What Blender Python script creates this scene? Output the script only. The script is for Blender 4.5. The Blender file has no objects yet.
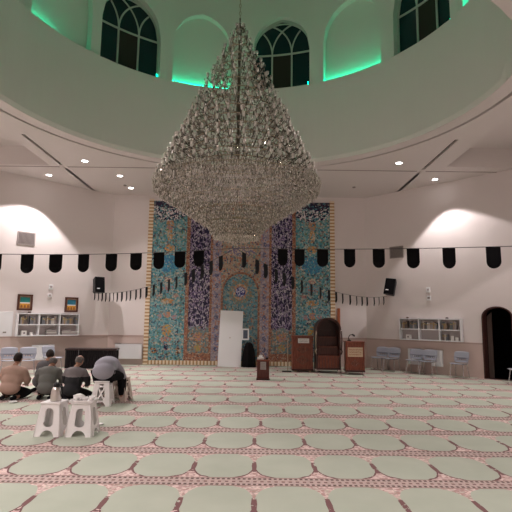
import bpy, math, random
from mathutils import Vector, Matrix, geometry
random.seed(7)
S = bpy.context.scene
COL = S.collection
PI = math.pi
R = math.radians

# ------------------------------------------------------------------ camera
PITCH, ROLL, FPX = 0.1318, 0.0126, 471.0
cam_d = bpy.data.cameras.new('camera')
cam = bpy.data.objects.new('camera', cam_d); COL.objects.link(cam)
cam_d.sensor_fit = 'HORIZONTAL'; cam_d.sensor_width = 36.0
cam_d.lens = FPX / 512.0 * 36.0
cam_d.clip_start = 0.05; cam_d.clip_end = 200
_up = Vector((0, -math.sin(PITCH), math.cos(PITCH))); _r = Vector((1, 0, 0)); _fw = Vector((0, math.cos(PITCH), math.sin(PITCH)))
_r2 = math.cos(ROLL) * _r + math.sin(ROLL) * _up; _u2 = -math.sin(ROLL) * _r + math.cos(ROLL) * _up
_m = Matrix((_r2, _u2, -_fw)).transposed().to_4x4(); _m.translation = (0, 0, 1.6)
cam.matrix_world = _m
S.camera = cam

# ------------------------------------------------------------------ view, world
S.view_settings.view_transform = 'Standard'; S.view_settings.look = 'None'
S.view_settings.gamma = 1.0; S.view_settings.use_curve_mapping = False
S.view_settings.exposure = 0.30
W = bpy.data.worlds.new('night_sky'); S.world = W; W.use_nodes = True
W.node_tree.nodes['Background'].inputs[0].default_value = (0.01, 0.03, 0.035, 1)
W.node_tree.nodes['Background'].inputs[1].default_value = 1.0
DOWNLIGHT_POWER = 340.0
LEFT_BOOST = 1.5
SIDE_LAMPS = 0.65
HALL_POWER = 300.0
LED_STRENGTH = 7.5
LIGHT_COL = (1.0, 0.91, 0.90)

# ------------------------------------------------------------------ mesh helpers
class MB:
    def __init__(s): s.v = []; s.f = []; s.m = []; s.mi = 0
    def add(s, vs, fs, M=None):
        o = len(s.v)
        for p in vs:
            p = Vector(p); s.v.append(tuple(M @ p) if M is not None else tuple(p))
        for q in fs: s.f.append(tuple(i + o for i in q)); s.m.append(s.mi)
        return s
    def box(s, c, d, M=None):
        x, y, z = c; a, b, h = d[0] / 2, d[1] / 2, d[2] / 2
        vs = [(x + i * a, y + j * b, z + k * h) for i in (-1, 1) for j in (-1, 1) for k in (-1, 1)]
        return s.add(vs, [(0, 1, 3, 2), (4, 6, 7, 5), (0, 4, 5, 1), (2, 3, 7, 6), (0, 2, 6, 4), (1, 5, 7, 3)], M)
    def tube(s, pts, r, n=8, M=None, cap=True, flat=None):
        pts = [Vector(p) for p in pts]; rs = r if isinstance(r, (list, tuple)) else [r] * len(pts)
        vs = []; prev = None
        for i, p in enumerate(pts):
            t = (pts[min(i + 1, len(pts) - 1)] - pts[max(i - 1, 0)])
            t = t.normalized() if t.length > 1e-9 else Vector((0, 0, 1))
            if prev is None:
                a = Vector((0, 0, 1)) if abs(t.z) < 0.9 else Vector((1, 0, 0))
                u = t.cross(a).normalized()
            else:
                u = (prev - t * prev.dot(t)); u = u.normalized() if u.length > 1e-6 else prev
            w = t.cross(u); prev = u
            for k in range(n):
                a = 2 * PI * k / n
                vs.append(p + (u * math.cos(a) + w * math.sin(a)) * rs[i])
        fs = []
        for i in range(len(pts) - 1):
            for k in range(n):
                a = i * n + k; b = i * n + (k + 1) % n
                fs.append((a, b, b + n, a + n))
        if cap:
            fs.append(tuple(range(n))[::-1]); fs.append(tuple((len(pts) - 1) * n + k for k in range(n)))
        return s.add(vs, fs, M)
    def lathe(s, prof, n=24, c=(0, 0, 0), M=None, close=False, a0=0.0, a1=2 * PI):
        full = abs(a1 - a0 - 2 * PI) < 1e-6; m = n if full else n + 1
        vs = []
        for r, z in prof:
            for k in range(m):
                a = a0 + (a1 - a0) * k / n
                vs.append((c[0] + r * math.sin(a), c[1] + r * math.cos(a), c[2] + z))
        fs = []
        P = len(prof)
        for i in range(P if close else P - 1):
            j = (i + 1) % P
            for k in range(n):
                k2 = (k + 1) % m
                fs.append((i * m + k, i * m + k2, j * m + k2, j * m + k))
        return s.add(vs, fs, M)
    def ell(s, c, r, M=None, nu=12, nv=8, fn=None):
        vs = [(0, 0, -1)]
        for j in range(1, nv):
            b = -PI / 2 + PI * j / nv
            for k in range(nu):
                a = 2 * PI * k / nu
                vs.append((math.cos(b) * math.cos(a), math.cos(b) * math.sin(a), math.sin(b)))
        vs.append((0, 0, 1))
        fs = [(0, 1 + (k + 1) % nu, 1 + k) for k in range(nu)]
        for j in range(nv - 2):
            for k in range(nu):
                a = 1 + j * nu + k; b = 1 + j * nu + (k + 1) % nu
                fs.append((a, b, b + nu, a + nu))
        t = len(vs) - 1; o = 1 + (nv - 2) * nu
        fs += [(o + k, o + (k + 1) % nu, t) for k in range(nu)]
        out = []
        for p in vs:
            p = Vector(p)
            if fn: p = fn(p)
            out.append((c[0] + p.x * r[0], c[1] + p.y * r[1], c[2] + p.z * r[2]))
        return s.add(out, fs, M)
    def plate(s, outer, holes, t, fn, sides=True):
        """flat polygon with holes, thickness t; fn(u, v, w) -> xyz, w in 0..t"""
        loops = [outer] + list(holes)
        tri = geometry.tessellate_polygon([[Vector((p[0], p[1], 0)) for p in L] for L in loops])
        flat = [p for L in loops for p in L]; n = len(flat)
        vs = [fn(p[0], p[1], 0) for p in flat] + ([fn(p[0], p[1], t) for p in flat] if t else [])
        fs = [tuple(q) for q in tri]
        if t: fs += [tuple(i + n for i in q[::-1]) for q in tri]
        if t and sides:
            o = 0
            for L in loops:
                k = len(L)
                for i in range(k):
                    a = o + i; b = o + (i + 1) % k
                    fs.append((a, b, b + n, a + n))
                o += k
        return s.add(vs, fs)
    def build(s, name, mat, parent=None, smooth=False, loc=None, bevel=0.0, recalc=True):
        me = bpy.data.meshes.new(name); me.from_pydata(s.v, [], s.f)
        for m in (mat if isinstance(mat, (list, tuple)) else [mat]): me.materials.append(m)
        if isinstance(mat, (list, tuple)) and len(mat) > 1:
            me.polygons.foreach_set('material_index', s.m)
        me.update()
        if recalc:
            import bmesh
            b = bmesh.new(); b.from_mesh(me); bmesh.ops.recalc_face_normals(b, faces=b.faces[:]); b.to_mesh(me); b.free()
        if smooth: me.polygons.foreach_set('use_smooth', [True] * len(me.polygons))
        o = bpy.data.objects.new(name, me); COL.objects.link(o)
        if parent is not None: o.parent = parent
        if loc is not None: o.location = loc
        if bevel:
            b = o.modifiers.new('bevel', 'BEVEL'); b.width = bevel; b.segments = 2; b.limit_method = 'ANGLE'
        return o

def tag(o, label=None, cat=None, group=None, kind=None):
    if label: o['label'] = label
    if cat: o['category'] = cat
    if group: o['group'] = group
    if kind: o['kind'] = kind
    return o
def thing(name, label, cat, loc=(0, 0, 0), rz=0.0, group=None, kind=None):
    o = bpy.data.objects.new(name, None); COL.objects.link(o)
    o.empty_display_size = 0.1
    o.location = loc; o.rotation_euler = (0, 0, rz)
    return tag(o, label, cat, group, kind)
def dup(o, loc=None, rz=None, label=None, group=None, parent=None):
    c = o.copy(); COL.objects.link(c)
    if loc is not None: c.location = loc
    if rz is not None: c.rotation_euler = (c.rotation_euler[0], c.rotation_euler[1], rz)
    if label: c['label'] = label
    if group: c['group'] = group
    if parent is not None: c.parent = parent
    for ch in [x for x in bpy.data.objects if x.parent is o]:
        dup(ch, parent=c)
    return c
def lerp(a, b, t): return a + (b - a) * t

# ------------------------------------------------------------------ material helpers
class G:
    """tiny expression layer over shader nodes"""
    def __init__(s, name):
        s.mat = bpy.data.materials.new(name); s.mat.use_nodes = True
        s.t = s.mat.node_tree; s.n = s.t.nodes; s.b = s.n['Principled BSDF']; s.out = s.n['Material Output']
    def node(s, typ, **kw):
        n = s.n.new(typ)
        for k, v in kw.items(): setattr(n, k, v)
        return n
    def put(s, sock, v):
        if isinstance(v, bpy.types.NodeSocket): s.t.links.new(v, sock)
        else: sock.default_value = v
    def m(s, op, a, b=0.0, c=0.0, clamp=False):
        n = s.node('ShaderNodeMath', operation=op, use_clamp=clamp)
        s.put(n.inputs[0], a); s.put(n.inputs[1], b); s.put(n.inputs[2], c)
        return n.outputs[0]
    def mix(s, f, a, b):
        n = s.node('ShaderNodeMix', data_type='RGBA'); s.put(n.inputs[0], f)
        for i, v in ((6, a), (7, b)):
            s.put(n.inputs[i], v if isinstance(v, bpy.types.NodeSocket) else (v[0], v[1], v[2], 1))
        return n.outputs[2]
    def xyz(s, kind='Object'):
        tc = s.node('ShaderNodeTexCoord'); sp = s.node('ShaderNodeSeparateXYZ'); s.t.links.new(tc.outputs[kind], sp.inputs[0])
        return tc.outputs[kind], sp.outputs[0], sp.outputs[1], sp.outputs[2]
    def noise(s, vec, scale, detail=2.0, rough=0.5):
        n = s.node('ShaderNodeTexNoise'); s.t.links.new(vec, n.inputs['Vector'])
        n.inputs['Scale'].default_value = scale; n.inputs['Detail'].default_value = detail; n.inputs['Roughness'].default_value = rough
        return n.outputs[0]
    def vor(s, vec, scale):
        n = s.node('ShaderNodeTexVoronoi'); s.t.links.new(vec, n.inputs['Vector']); n.inputs['Scale'].default_value = scale
        sp = s.node('ShaderNodeSeparateColor'); s.t.links.new(n.outputs['Color'], sp.inputs[0])
        return sp.outputs[0], sp.outputs[1], n.outputs['Distance']
    def ramp(s, f, stops, interp='CONSTANT'):
        n = s.node('ShaderNodeValToRGB'); n.color_ramp.interpolation = interp; s.put(n.inputs[0], f)
        e = n.color_ramp.elements
        while len(e) < len(stops): e.new(0.5)
        for i, (p, c) in enumerate(stops): e[i].position = p; e[i].color = (c[0], c[1], c[2], 1)
        return n.outputs[0]
    def lt(s, a, b): return s.m('LESS_THAN', a, b)
    def gt(s, a, b): return s.m('GREATER_THAN', a, b)
    def soft(s, a, e, w):  # 1 below e, 0 above, width w
        return s.m('DIVIDE', s.m('SUBTRACT', e + w / 2 if not isinstance(e, bpy.types.NodeSocket) else s.m('ADD', e, w / 2), a), w, clamp=True)

def mat(name, col, rough=0.6, metal=0.0, spec=0.3, emit=0.0, alpha=1.0, noise=0.0, nscale=8.0, bump=0.0, coat=0.0, trans=0.0, ior=1.45):
    g = G(name); b = g.b
    b.inputs['Base Color'].default_value = (*col, 1); b.inputs['Roughness'].default_value = rough
    b.inputs['Metallic'].default_value = metal; b.inputs['Specular IOR Level'].default_value = spec
    b.inputs['Alpha'].default_value = alpha; b.inputs['Coat Weight'].default_value = coat
    b.inputs['Transmission Weight'].default_value = trans; b.inputs['IOR'].default_value = ior
    if emit:
        b.inputs['Emission Color'].default_value = (*col, 1); b.inputs['Emission Strength'].default_value = emit
    if noise or bump:
        v, x, y, z = g.xyz(); nz = g.noise(v, nscale, 3)
        if noise:
            d = tuple(c * (1 - noise) for c in col); l = tuple(min(1, c * (1 + noise)) for c in col)
            g.put(b.inputs['Base Color'], g.mix(nz, d, l))
        if bump:
            bn = g.node('ShaderNodeBump'); bn.inputs['Strength'].default_value = bump; bn.inputs['Distance'].default_value = 0.01
            g.t.links.new(nz, bn.inputs['Height']); g.t.links.new(bn.outputs[0], b.inputs['Normal'])
    return g.mat

M = {}
M['plaster'] = mat('wall_plaster', (0.74, 0.68, 0.665), 0.75, noise=0.02, nscale=1.5)
M['ceiling'] = mat('ceiling_paint', (0.70, 0.65, 0.63), 0.8, noise=0.015, nscale=1.2)
M['drum'] = mat('drum_plaster', (0.74, 0.76, 0.71), 0.75, noise=0.02, nscale=1.2)
M['slot'] = mat('dark_slot', (0.03, 0.02, 0.018), 0.8)
M['seam'] = mat('ceiling_seam', (0.30, 0.25, 0.235), 0.8)
M['white'] = mat('white_paint', (0.84, 0.85, 0.87), 0.45)
M['black'] = mat('black_cloth', (0.006, 0.006, 0.007), 0.9, spec=0.1)
M['blackplastic'] = mat('black_plastic', (0.012, 0.012, 0.013), 0.45)
M['string'] = mat('string', (0.10, 0.09, 0.09), 0.8)
M['chrome'] = mat('chrome', (0.6, 0.6, 0.62), 0.25, metal=1.0)
M['steel'] = mat('brushed_steel', (0.62, 0.58, 0.56), 0.3, metal=1.0)
M['brass'] = mat('old_brass', (0.42, 0.34, 0.25), 0.35, metal=0.9)
M['plastic'] = mat('white_plastic', (0.83, 0.80, 0.80), 0.4)
M['chair'] = mat('grey_plastic', (0.33, 0.345, 0.40), 0.5)
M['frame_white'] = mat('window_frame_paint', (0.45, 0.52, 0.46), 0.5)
M['glass'] = mat('window_glass', (0.006, 0.03, 0.034), 0.12, spec=0.35)
M['curtain'] = mat('brown_blind', (0.030, 0.030, 0.022), 0.7)
M['led'] = mat('green_led', (0.0, 1.0, 0.52), 0.5, emit=LED_STRENGTH)
M['lamp'] = mat('lamp_diffuser', (1.0, 0.97, 0.95), 0.5, emit=14.0)
M['vent'] = mat('vent_grey', (0.30, 0.26, 0.25), 0.5)
M['skin'] = mat('skin', (0.36, 0.19, 0.13), 0.55, noise=0.06, nscale=20)
M['eye'] = mat('eye', (0.05, 0.03, 0.02), 0.2)
M['lip'] = mat('lip', (0.30, 0.12, 0.10), 0.5)
M['hair_dark'] = mat('dark_hair', (0.02, 0.013, 0.01), 0.8, noise=0.3, nscale=60, bump=0.5)
M['hair_grey'] = mat('grey_hair', (0.13, 0.115, 0.11), 0.8, noise=0.3, nscale=60, bump=0.5)
M['beige_shirt'] = mat('beige_shirt', (0.36, 0.24, 0.195), 0.9, noise=0.1, nscale=6, bump=0.3)
M['green_shirt'] = mat('grey_green_jacket', (0.145, 0.145, 0.135), 0.9, noise=0.1, nscale=6, bump=0.3)
M['blue_shirt'] = mat('pale_grey_shirt', (0.33, 0.32, 0.37), 0.9, noise=0.08, nscale=6, bump=0.3)
M['grey_shirt'] = mat('dark_grey_shirt', (0.09, 0.085, 0.09), 0.9, noise=0.1, nscale=6, bump=0.3)
M['trousers'] = mat('black_trousers', (0.010, 0.010, 0.012), 0.9, spec=0.1)
M['paper'] = mat('white_paper', (0.80, 0.78, 0.76), 0.7)
M['door_brown'] = mat('door_brown', (0.06, 0.022, 0.018), 0.5)
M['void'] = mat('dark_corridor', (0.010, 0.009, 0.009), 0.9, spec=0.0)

def wood(name, c1, c2, sc=9.0):
    g = G(name); v, x, y, z = g.xyz()
    mp = g.node('ShaderNodeMapping'); mp.inputs['Scale'].default_value = (6, 6, 0.8); g.t.links.new(v, mp.inputs[0])
    n = g.noise(mp.outputs[0], sc, 3, 0.6)
    g.put(g.b.inputs['Base Color'], g.mix(g.m('MULTIPLY', g.m('SUBTRACT', n, 0.3), 2.4, clamp=True), c1, c2))
    g.b.inputs['Roughness'].default_value = 0.35; g.b.inputs['Specular IOR Level'].default_value = 0.4
    return g.mat
M['wood'] = wood('reddish_wood', (0.125, 0.028, 0.016), (0.27, 0.072, 0.038))
M['wood_dark'] = wood('dark_wood', (0.030, 0.009, 0.007), (0.065, 0.018, 0.012))
M['wood_carved'] = wood('carved_wood', (0.07, 0.018, 0.012), (0.26, 0.10, 0.06), 3.0)

# dado: pinkish stone panels below the rail
def dado_mat():
    g = G('dado_stone'); v, x, y, z = g.xyz()
    n = g.noise(v, 1.3, 4)
    g.put(g.b.inputs['Base Color'], g.mix(n, (0.58, 0.455, 0.415), (0.66, 0.535, 0.495)))
    g.b.inputs['Roughness'].default_value = 0.4
    return g.mat
M['dado'] = dado_mat()

def carpet_mat():
    g = G('prayer_carpet'); v, x, y, z = g.xyz()
    P, U = 1.07, 0.655
    nz = g.noise(v, 14, 3); nz2 = g.noise(v, 2.2, 3)
    rr = g.m('DIVIDE', g.m('SUBTRACT', y, 4.91), P)
    row = g.m('FLOOR', rr)
    dy = g.m('MULTIPLY', g.m('SUBTRACT', rr, row), P)             # 0..P from band centre
    ph = g.m('MULTIPLY', g.m('SINE', g.m('MULTIPLY', g.m('MAXIMUM', g.m('SUBTRACT', row, 1.0), 0.0), 2.4)), 0.14)
    cu = g.m('SUBTRACT', x, g.m('ADD', ph, 0.01))
    uu = g.m('DIVIDE', cu, U); u = g.m('MULTIPLY', g.m('SUBTRACT', g.m('SUBTRACT', uu, g.m('FLOOR', uu)), 0.5), U)
    au = g.m('ABSOLUTE', u); eu = g.m('SUBTRACT', U / 2, au)       # distance to column joint
    dn = g.m('MULTIPLY', g.m('SUBTRACT', nz, 0.5), 0.05)
    w = g.m('ABSOLUTE', g.m('ADD', g.m('SUBTRACT', dy, 0.535), dn))
    # medallion: super-ellipse with lobed outline
    lobe = g.m('MULTIPLY', g.m('COSINE', g.m('MULTIPLY', u, 2 * PI / 0.16)), 0.03)
    e = g.m('ADD', g.m('ADD', g.m('POWER', g.m('DIVIDE', au, 0.327), 2.3), g.m('POWER', g.m('DIVIDE', w, 0.432), 2.2)), lobe)
    green = g.mix(nz2, (0.37, 0.405, 0.325), (0.47, 0.50, 0.415))
    pink_d, pink_l = (0.42, 0.245, 0.23), (0.72, 0.56, 0.52)
    vr, vg, vd = g.vor(v, 34)
    pink = g.mix(g.m('MULTIPLY', g.m('SUBTRACT', vr, 0.15), 1.6, clamp=True), pink_d, pink_l)
    col = g.mix(g.soft(e, 1.0, 0.03), pink, green)
    # dark red outline on lower edge, pale outline on upper edge
    ring = g.m('MULTIPLY', g.lt(g.m('ABSOLUTE', g.m('SUBTRACT', e, 1.05)), 0.065), g.gt(nz, 0.36))
    lower = g.lt(dy, 0.5)
    col = g.mix(g.m('MULTIPLY', ring, lower), col, (0.145, 0.055, 0.055))
    sp = g.m('MULTIPLY', g.gt(e, 1.0), g.gt(vg, 0.72))
    upr = g.m('MULTIPLY', sp, g.gt(dy, 0.55))
    col = g.mix(g.m('MULTIPLY', upr, 0.5), col, (0.36, 0.34, 0.26))
    # joint motif between medallions
    jw = g.m('MULTIPLY', g.lt(g.m('ADD', eu, g.m('MULTIPLY', g.m('ABSOLUTE', g.m('SUBTRACT', dy, 0.50)), 0.05)), 0.028), g.lt(g.m('ABSOLUTE', g.m('SUBTRACT', dy, 0.47)), 0.17))
    col = g.mix(g.m('MULTIPLY', jw, g.gt(nz, 0.4)), col, (0.17, 0.07, 0.07))
    # border band between the rows: paler greyed ground, two dotted dark rows, thin lines
    bd = g.m('MINIMUM', dy, g.m('SUBTRACT', P, dy))
    sgn = g.gt(dy, P / 2)
    band = g.lt(bd, 0.112)
    col = g.mix(band, col, g.mix(g.m('MULTIPLY', vr, 0.8), (0.54, 0.40, 0.365), (0.40, 0.31, 0.28)))
    dot = g.m('GREATER_THAN', g.m('SINE', g.m('MULTIPLY', x, 2 * PI / 0.052)), -0.2)
    rowd = g.lt(g.m('ABSOLUTE', g.m('SUBTRACT', bd, 0.078)), 0.020)
    col = g.mix(g.m('MULTIPLY', g.m('MULTIPLY', band, rowd), dot), col, (0.105, 0.055, 0.05))
    rowc = g.lt(bd, 0.018); dot2 = g.gt(g.m('SINE', g.m('MULTIPLY', x, 2 * PI / 0.07)), 0.1)
    col = g.mix(g.m('MULTIPLY', rowc, dot2), col, (0.20, 0.10, 0.09))
    line = g.lt(g.m('ABSOLUTE', g.m('SUBTRACT', bd, 0.114)), 0.007)
    col = g.mix(line, col, (0.22, 0.11, 0.10))
    g.put(g.b.inputs['Base Color'], col)
    g.b.inputs['Roughness'].default_value = 0.95; g.b.inputs['Specular IOR Level'].default_value = 0.1
    g.b.inputs['Sheen Weight'].default_value = 0.15
    return g.mat
M['carpet'] = carpet_mat()

def mosaic(name, palette, scale=20.0, spots=(), script=None, veins=None):
    """glazed tile mosaic. palette: ramp stops; spots: (x, z, rx, rz, c1, c2, wobble)"""
    g = G(name); v, x, y, z = g.xyz()
    vr, vg, vd = g.vor(v, scale)
    col = g.ramp(vr, palette)
    nz = g.noise(v, 9.0, 3, 0.6); vd2 = g.vor(v, scale * 1.3)[0]
    if veins:   # curling arabesque lines
        w = g.m('ABSOLUTE', g.m('SUBTRACT', g.noise(v, 5.0, 2), 0.5))
        col = g.mix(g.m('MULTIPLY', g.lt(w, 0.018), 0.8), col, veins)
    for (sx, sz, rx, rz, c1, c2, wob) in spots:
        dx = g.m('DIVIDE', g.m('SUBTRACT', x, sx), rx); dz = g.m('DIVIDE', g.m('SUBTRACT', z, sz), rz)
        d = g.m('ADD', g.m('MULTIPLY', dx, dx), g.m('MULTIPLY', dz, dz))
        d = g.m('ADD', d, g.m('MULTIPLY', g.m('SUBTRACT', nz, 0.5), wob))
        col = g.mix(g.m('MULTIPLY', g.lt(d, 1.0), g.gt(vd2, 0.30)), col, g.mix(g.gt(vg, 0.55), c1, c2))
    if script:  # script = (zmin, zmax, letter colour 1, letter colour 2, ground)
        z0, z1, ca, cb, gr = script
        mp = g.node('ShaderNodeMapping'); mp.inputs['Scale'].default_value = (1.5, 1.0, 0.8); g.t.links.new(v, mp.inputs[0])
        w = g.noise(mp.outputs[0], 7.0, 3, 0.7)
        st = g.lt(g.m('ABSOLUTE', g.m('SUBTRACT', w, 0.5)), 0.042)
        sc = g.mix(st, gr, g.mix(g.gt(vr, 0.5), ca, cb))
        zz = g.m('ADD', z, g.m('MULTIPLY', g.m('SUBTRACT', nz, 0.5), 0.5))
        msk = g.m('MULTIPLY', g.gt(zz, z0), g.lt(zz, z1))
        col = g.mix(msk, col, sc)
    g.put(g.b.inputs['Base Color'], col)
    g.b.inputs['Roughness'].default_value = 0.25; g.b.inputs['Specular IOR Level'].default_value = 0.4
    return g.mat
TEAL = [(0, (0.075, 0.25, 0.29)), (0.28, (0.13, 0.33, 0.37)), (0.50, (0.04, 0.12, 0.16)), (0.62, (0.25, 0.40, 0.40)), (0.74, (0.46, 0.45, 0.38)), (0.83, (0.20, 0.14, 0.13)), (0.90, (0.10, 0.18, 0.11)), (0.96, (0.05, 0.05, 0.08))]
ORG = (0.46, 0.24, 0.09); PNK = (0.38, 0.20, 0.20); BLU = (0.05, 0.17, 0.30); CRM = (0.55, 0.45, 0.33); NVY = (0.010, 0.010, 0.045); LBL = (0.15, 0.35, 0.42); WHT = (0.65, 0.6, 0.62)
def teal_spots(cx):
    return [(cx, 3.45, 0.36, 0.30, BLU, (0.05, 0.26, 0.40), 0.9), (cx, 4.00, 0.18, 0.12, ORG, (0.62, 0.33, 0.12), 0.6), (cx, 4.45, 0.10, 0.22, ORG, CRM, 0.8),
            (cx, 4.85, 0.13, 0.2, ORG, PNK, 0.9), (cx, 2.90, 0.14, 0.10, PNK, CRM, 0.8), (cx, 2.60, 0.20, 0.16, PNK, LBL, 0.9), (cx - 0.28, 2.35, 0.09, 0.07, PNK, CRM, 0.8),
            (cx + 0.28, 2.35, 0.09, 0.07, PNK, CRM, 0.8), (cx, 2.15, 0.22, 0.09, ORG, CRM, 0.8), (cx, 1.70, 0.13, 0.12, ORG, PNK, 0.7), (cx - 0.25, 1.62, 0.1, 0.09, PNK, LBL, 0.7),
            (cx + 0.25, 1.62, 0.1, 0.09, PNK, LBL, 0.7), (cx, 1.15, 0.17, 0.20, ORG, (0.45, 0.32, 0.08), 0.5), (cx, 0.85, 0.19, 0.09, PNK, ORG, 0.6), (cx, 0.58, 0.08, 0.14, PNK, NVY, 0.5),
            (cx - 0.42, 0.48, 0.11, 0.10, (0.06, 0.02, 0.02), ORG, 0.6), (cx + 0.42, 0.48, 0.11, 0.10, (0.06, 0.02, 0.02), ORG, 0.6),
            (cx, 5.32, 0.62, 0.36, NVY, WHT, 1.0), (cx, 5.62, 0.70, 0.2, NVY, (0.03, 0.02, 0.05), 0.5)]
M['teal_a'] = mosaic('teal_arabesque_tiles', TEAL, 19, teal_spots(-2.50), veins=(0.34, 0.36, 0.30))
M['teal_b'] = mosaic('teal_arabesque_tiles_b', TEAL, 19, teal_spots(2.48), veins=(0.34, 0.36, 0.30))
SUBT = [(0, (0.16, 0.22, 0.22)), (0.35, (0.10, 0.17, 0.19)), (0.55, (0.34, 0.20, 0.13)), (0.75, (0.40, 0.36, 0.30)), (0.9, (0.2, 0.1, 0.06))]
def col_spots(cx): return [(cx, 0.95, 0.16, 0.14, ORG, PNK, 0.7), (cx, 0.6, 0.12, 0.12, ORG, (0.3, 0.3, 0.1), 0.7)]
SCR = (1.25, 5.6, (0.52, 0.48, 0.54), (0.25, 0.19, 0.34), (0.014, 0.012, 0.045))
M['script_a'] = mosaic('navy_script_tiles', SUBT, 22, col_spots(-1.42), SCR)
M['script_b'] = mosaic('navy_script_tiles_b', SUBT, 22, col_spots(1.42), SCR)
LIL = [(0, (0.30, 0.26, 0.30)), (0.4, (0.42, 0.36, 0.38)), (0.7, (0.20, 0.19, 0.30)), (0.85, (0.42, 0.20, 0.14))]
def lil_spots(cx): return [(cx, zz, 0.07, 0.085, (0.08, 0.085, 0.17), (0.14, 0.14, 0.22), 0.6) for zz in [0.55 + 0.36 * k for k in range(11)]]
M['lilac_a'] = mosaic('lilac_rosette_tiles', LIL, 22, lil_spots(-0.82))
M['lilac_b'] = mosaic('lilac_rosette_tiles_b', LIL, 22, lil_spots(0.82))
M['spandrel'] = mosaic('spandrel_tiles', [(0, (0.36, 0.27, 0.20)), (0.4, (0.44, 0.36, 0.30)), (0.62, (0.16, 0.24, 0.24)), (0.8, (0.40, 0.15, 0.09)), (0.92, (0.08, 0.06, 0.12))], 20, [(0, 3.9, 0.5, 0.18, (0.20, 0.17, 0.28), CRM, 0.8)])
M['niche'] = mosaic('niche_tiles', [(0, (0.09, 0.22, 0.27)), (0.4, (0.14, 0.30, 0.35)), (0.65, (0.06, 0.12, 0.16)), (0.8, (0.34, 0.34, 0.26)), (0.93, (0.36, 0.18, 0.12))], 20,
                    [(0, 2.5, 0.40, 0.42, (0.30, 0.20, 0.12), (0.14, 0.22, 0.20), 0.9), (0, 2.5, 0.27, 0.28, (0.40, 0.20, 0.12), (0.5, 0.36, 0.25), 0.5), (0, 2.5, 0.17, 0.18, (0.015, 0.02, 0.16), (0.03, 0.04, 0.22), 0.1)], veins=(0.3, 0.36, 0.32))
M['orange_band'] = mosaic('orange_band_tiles', [(0, (0.27, 0.11, 0.07)), (0.45, (0.36, 0.18, 0.11)), (0.72, (0.38, 0.30, 0.23)), (0.88, (0.10, 0.06, 0.06))], 26)
def brick_border(vertical=True):
    g = G('cream_brick_border' + ('' if vertical else '_row')); v, x, y, z = g.xyz()
    c = z if vertical else x
    t = g.m('FRACT', g.m('DIVIDE', c, 0.118))
    cc = g.mix(g.lt(t, 0.62), (0.46, 0.27, 0.12), (0.78, 0.66, 0.50))
    cc = g.mix(g.lt(t, 0.08), cc, (0.20, 0.10, 0.06))
    g.put(g.b.inputs['Base Color'], cc); g.b.inputs['Roughness'].default_value = 0.5
    return g.mat
M['brick_v'] = brick_border(True); M['brick_h'] = brick_border(False)

# ------------------------------------------------------------------ room shell
XC = -0.42; YB = 16.3; H = 5.88
CR = Vector((3.82, YB)); ER = Vector((7.90, 12.22)); CL = Vector((-5.02, YB)); EL = Vector((-8.70, 12.62)); YF = -4.0
DC = (-0.38, 8.10)                                            # centre of the round opening
def struct(name, mb, m, parent=None, **kw):
    o = mb.build(name, m, parent, **kw)
    if parent is None: o['kind'] = 'structure'
    return o
fl = MB(); OUT = [(EL.x, YF), (ER.x, YF), (ER.x, ER.y), (CR.x, YB), (CL.x, YB), (EL.x, EL.y)]
fl.plate(OUT, [], 0.1, lambda u, v, w: (u, v, -w))
struct('floor', fl, M['carpet'])

DADO = 0.94
def wall(name, A, B, holes=(), dado=True, t=0.2):
    """wall from A to B (2D), interior on the left of A->B ... thickness pushed outwards"""
    A = Vector(A); B = Vector(B); d = (B - A); L = d.length; d.normalize(); n = Vector((d.y, -d.x))  # outward
    mb = MB(); fn = lambda u, v, w: (A.x + d.x * u + n.x * w, A.y + d.y * u + n.y * w, v)
    mb.plate([(0, 0), (L, 0), (L, H + 0.6), (0, H + 0.6)], holes, t, fn)
    o = struct(name, mb, M['plaster'])
    return o, A, d, n, L
def dado(name, A, d, n, segs):
    mb = MB(); cap = MB()
    for a, b in segs:
        fn = lambda u, v, w: (A.x + d.x * u - n.x * w, A.y + d.y * u - n.y * w, v)
        mb.plate([(a, 0), (b, 0), (b, DADO), (a, DADO)], [], 0.012, fn)
        cap.plate([(a, DADO), (b, DADO), (b, DADO + 0.045), (a, DADO + 0.045)], [], 0.024, fn)
    o = struct(name, mb, M['dado'])
    c = struct(name.replace('baseboard', 'trim_rail'), cap, M['rail'])
M['rail'] = mat('rail_stone', (0.50, 0.38, 0.345), 0.4)
# walls run clockwise seen from above so that the outward normal points out
w_, A_, d_, n_, L_ = wall('wall_back', CR, CL); 
tile0, tile1 = -3.80, 2.76
dado('baseboard_back', A_, d_, n_, [(0, CR.x - tile1 - 0.0), (CR.x - tile0, L_)])
# right diagonal wall with the arched doorway
dr0 = (ER - Vector((7.06, 13.06))).length; dr1 = (ER - Vector((6.52, 13.60))).length
def arch(a, b, z0, zs, rise, n=14):
    c = (a + b) / 2; h = (b - a) / 2
    return [(a, z0), (b, z0)] + [(c + h * math.cos(PI * k / n), zs + rise * math.sin(PI * k / n)) for k in range(n + 1)]
w_, A_, d_, n_, L_ = wall('wall_right', ER, CR, holes=[arch(dr0, dr1, 0.002, 1.72, 0.27)])
dado('baseboard_right', A_, d_, n_, [(0, dr0 - 0.03), (dr1 + 0.03, L_)])
RA, RD, RN = A_.copy(), d_.copy(), n_.copy()
def onR(p, off=0.0, z=0.0):   # point at distance p along right diagonal wall from its front end, off into the room
    q = RA + RD * p - RN * off; return (q.x, q.y, z)
w_, A_, d_, n_, L_ = wall('wall_left', CL, EL)
dado('baseboard_left', A_, d_, n_, [(0, L_)])
LA, LD, LN = A_.copy(), d_.copy(), n_.copy()
def onL(p, off=0.0, z=0.0):
    q = LA + LD * p - LN * off; return (q.x, q.y, z)
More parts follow.
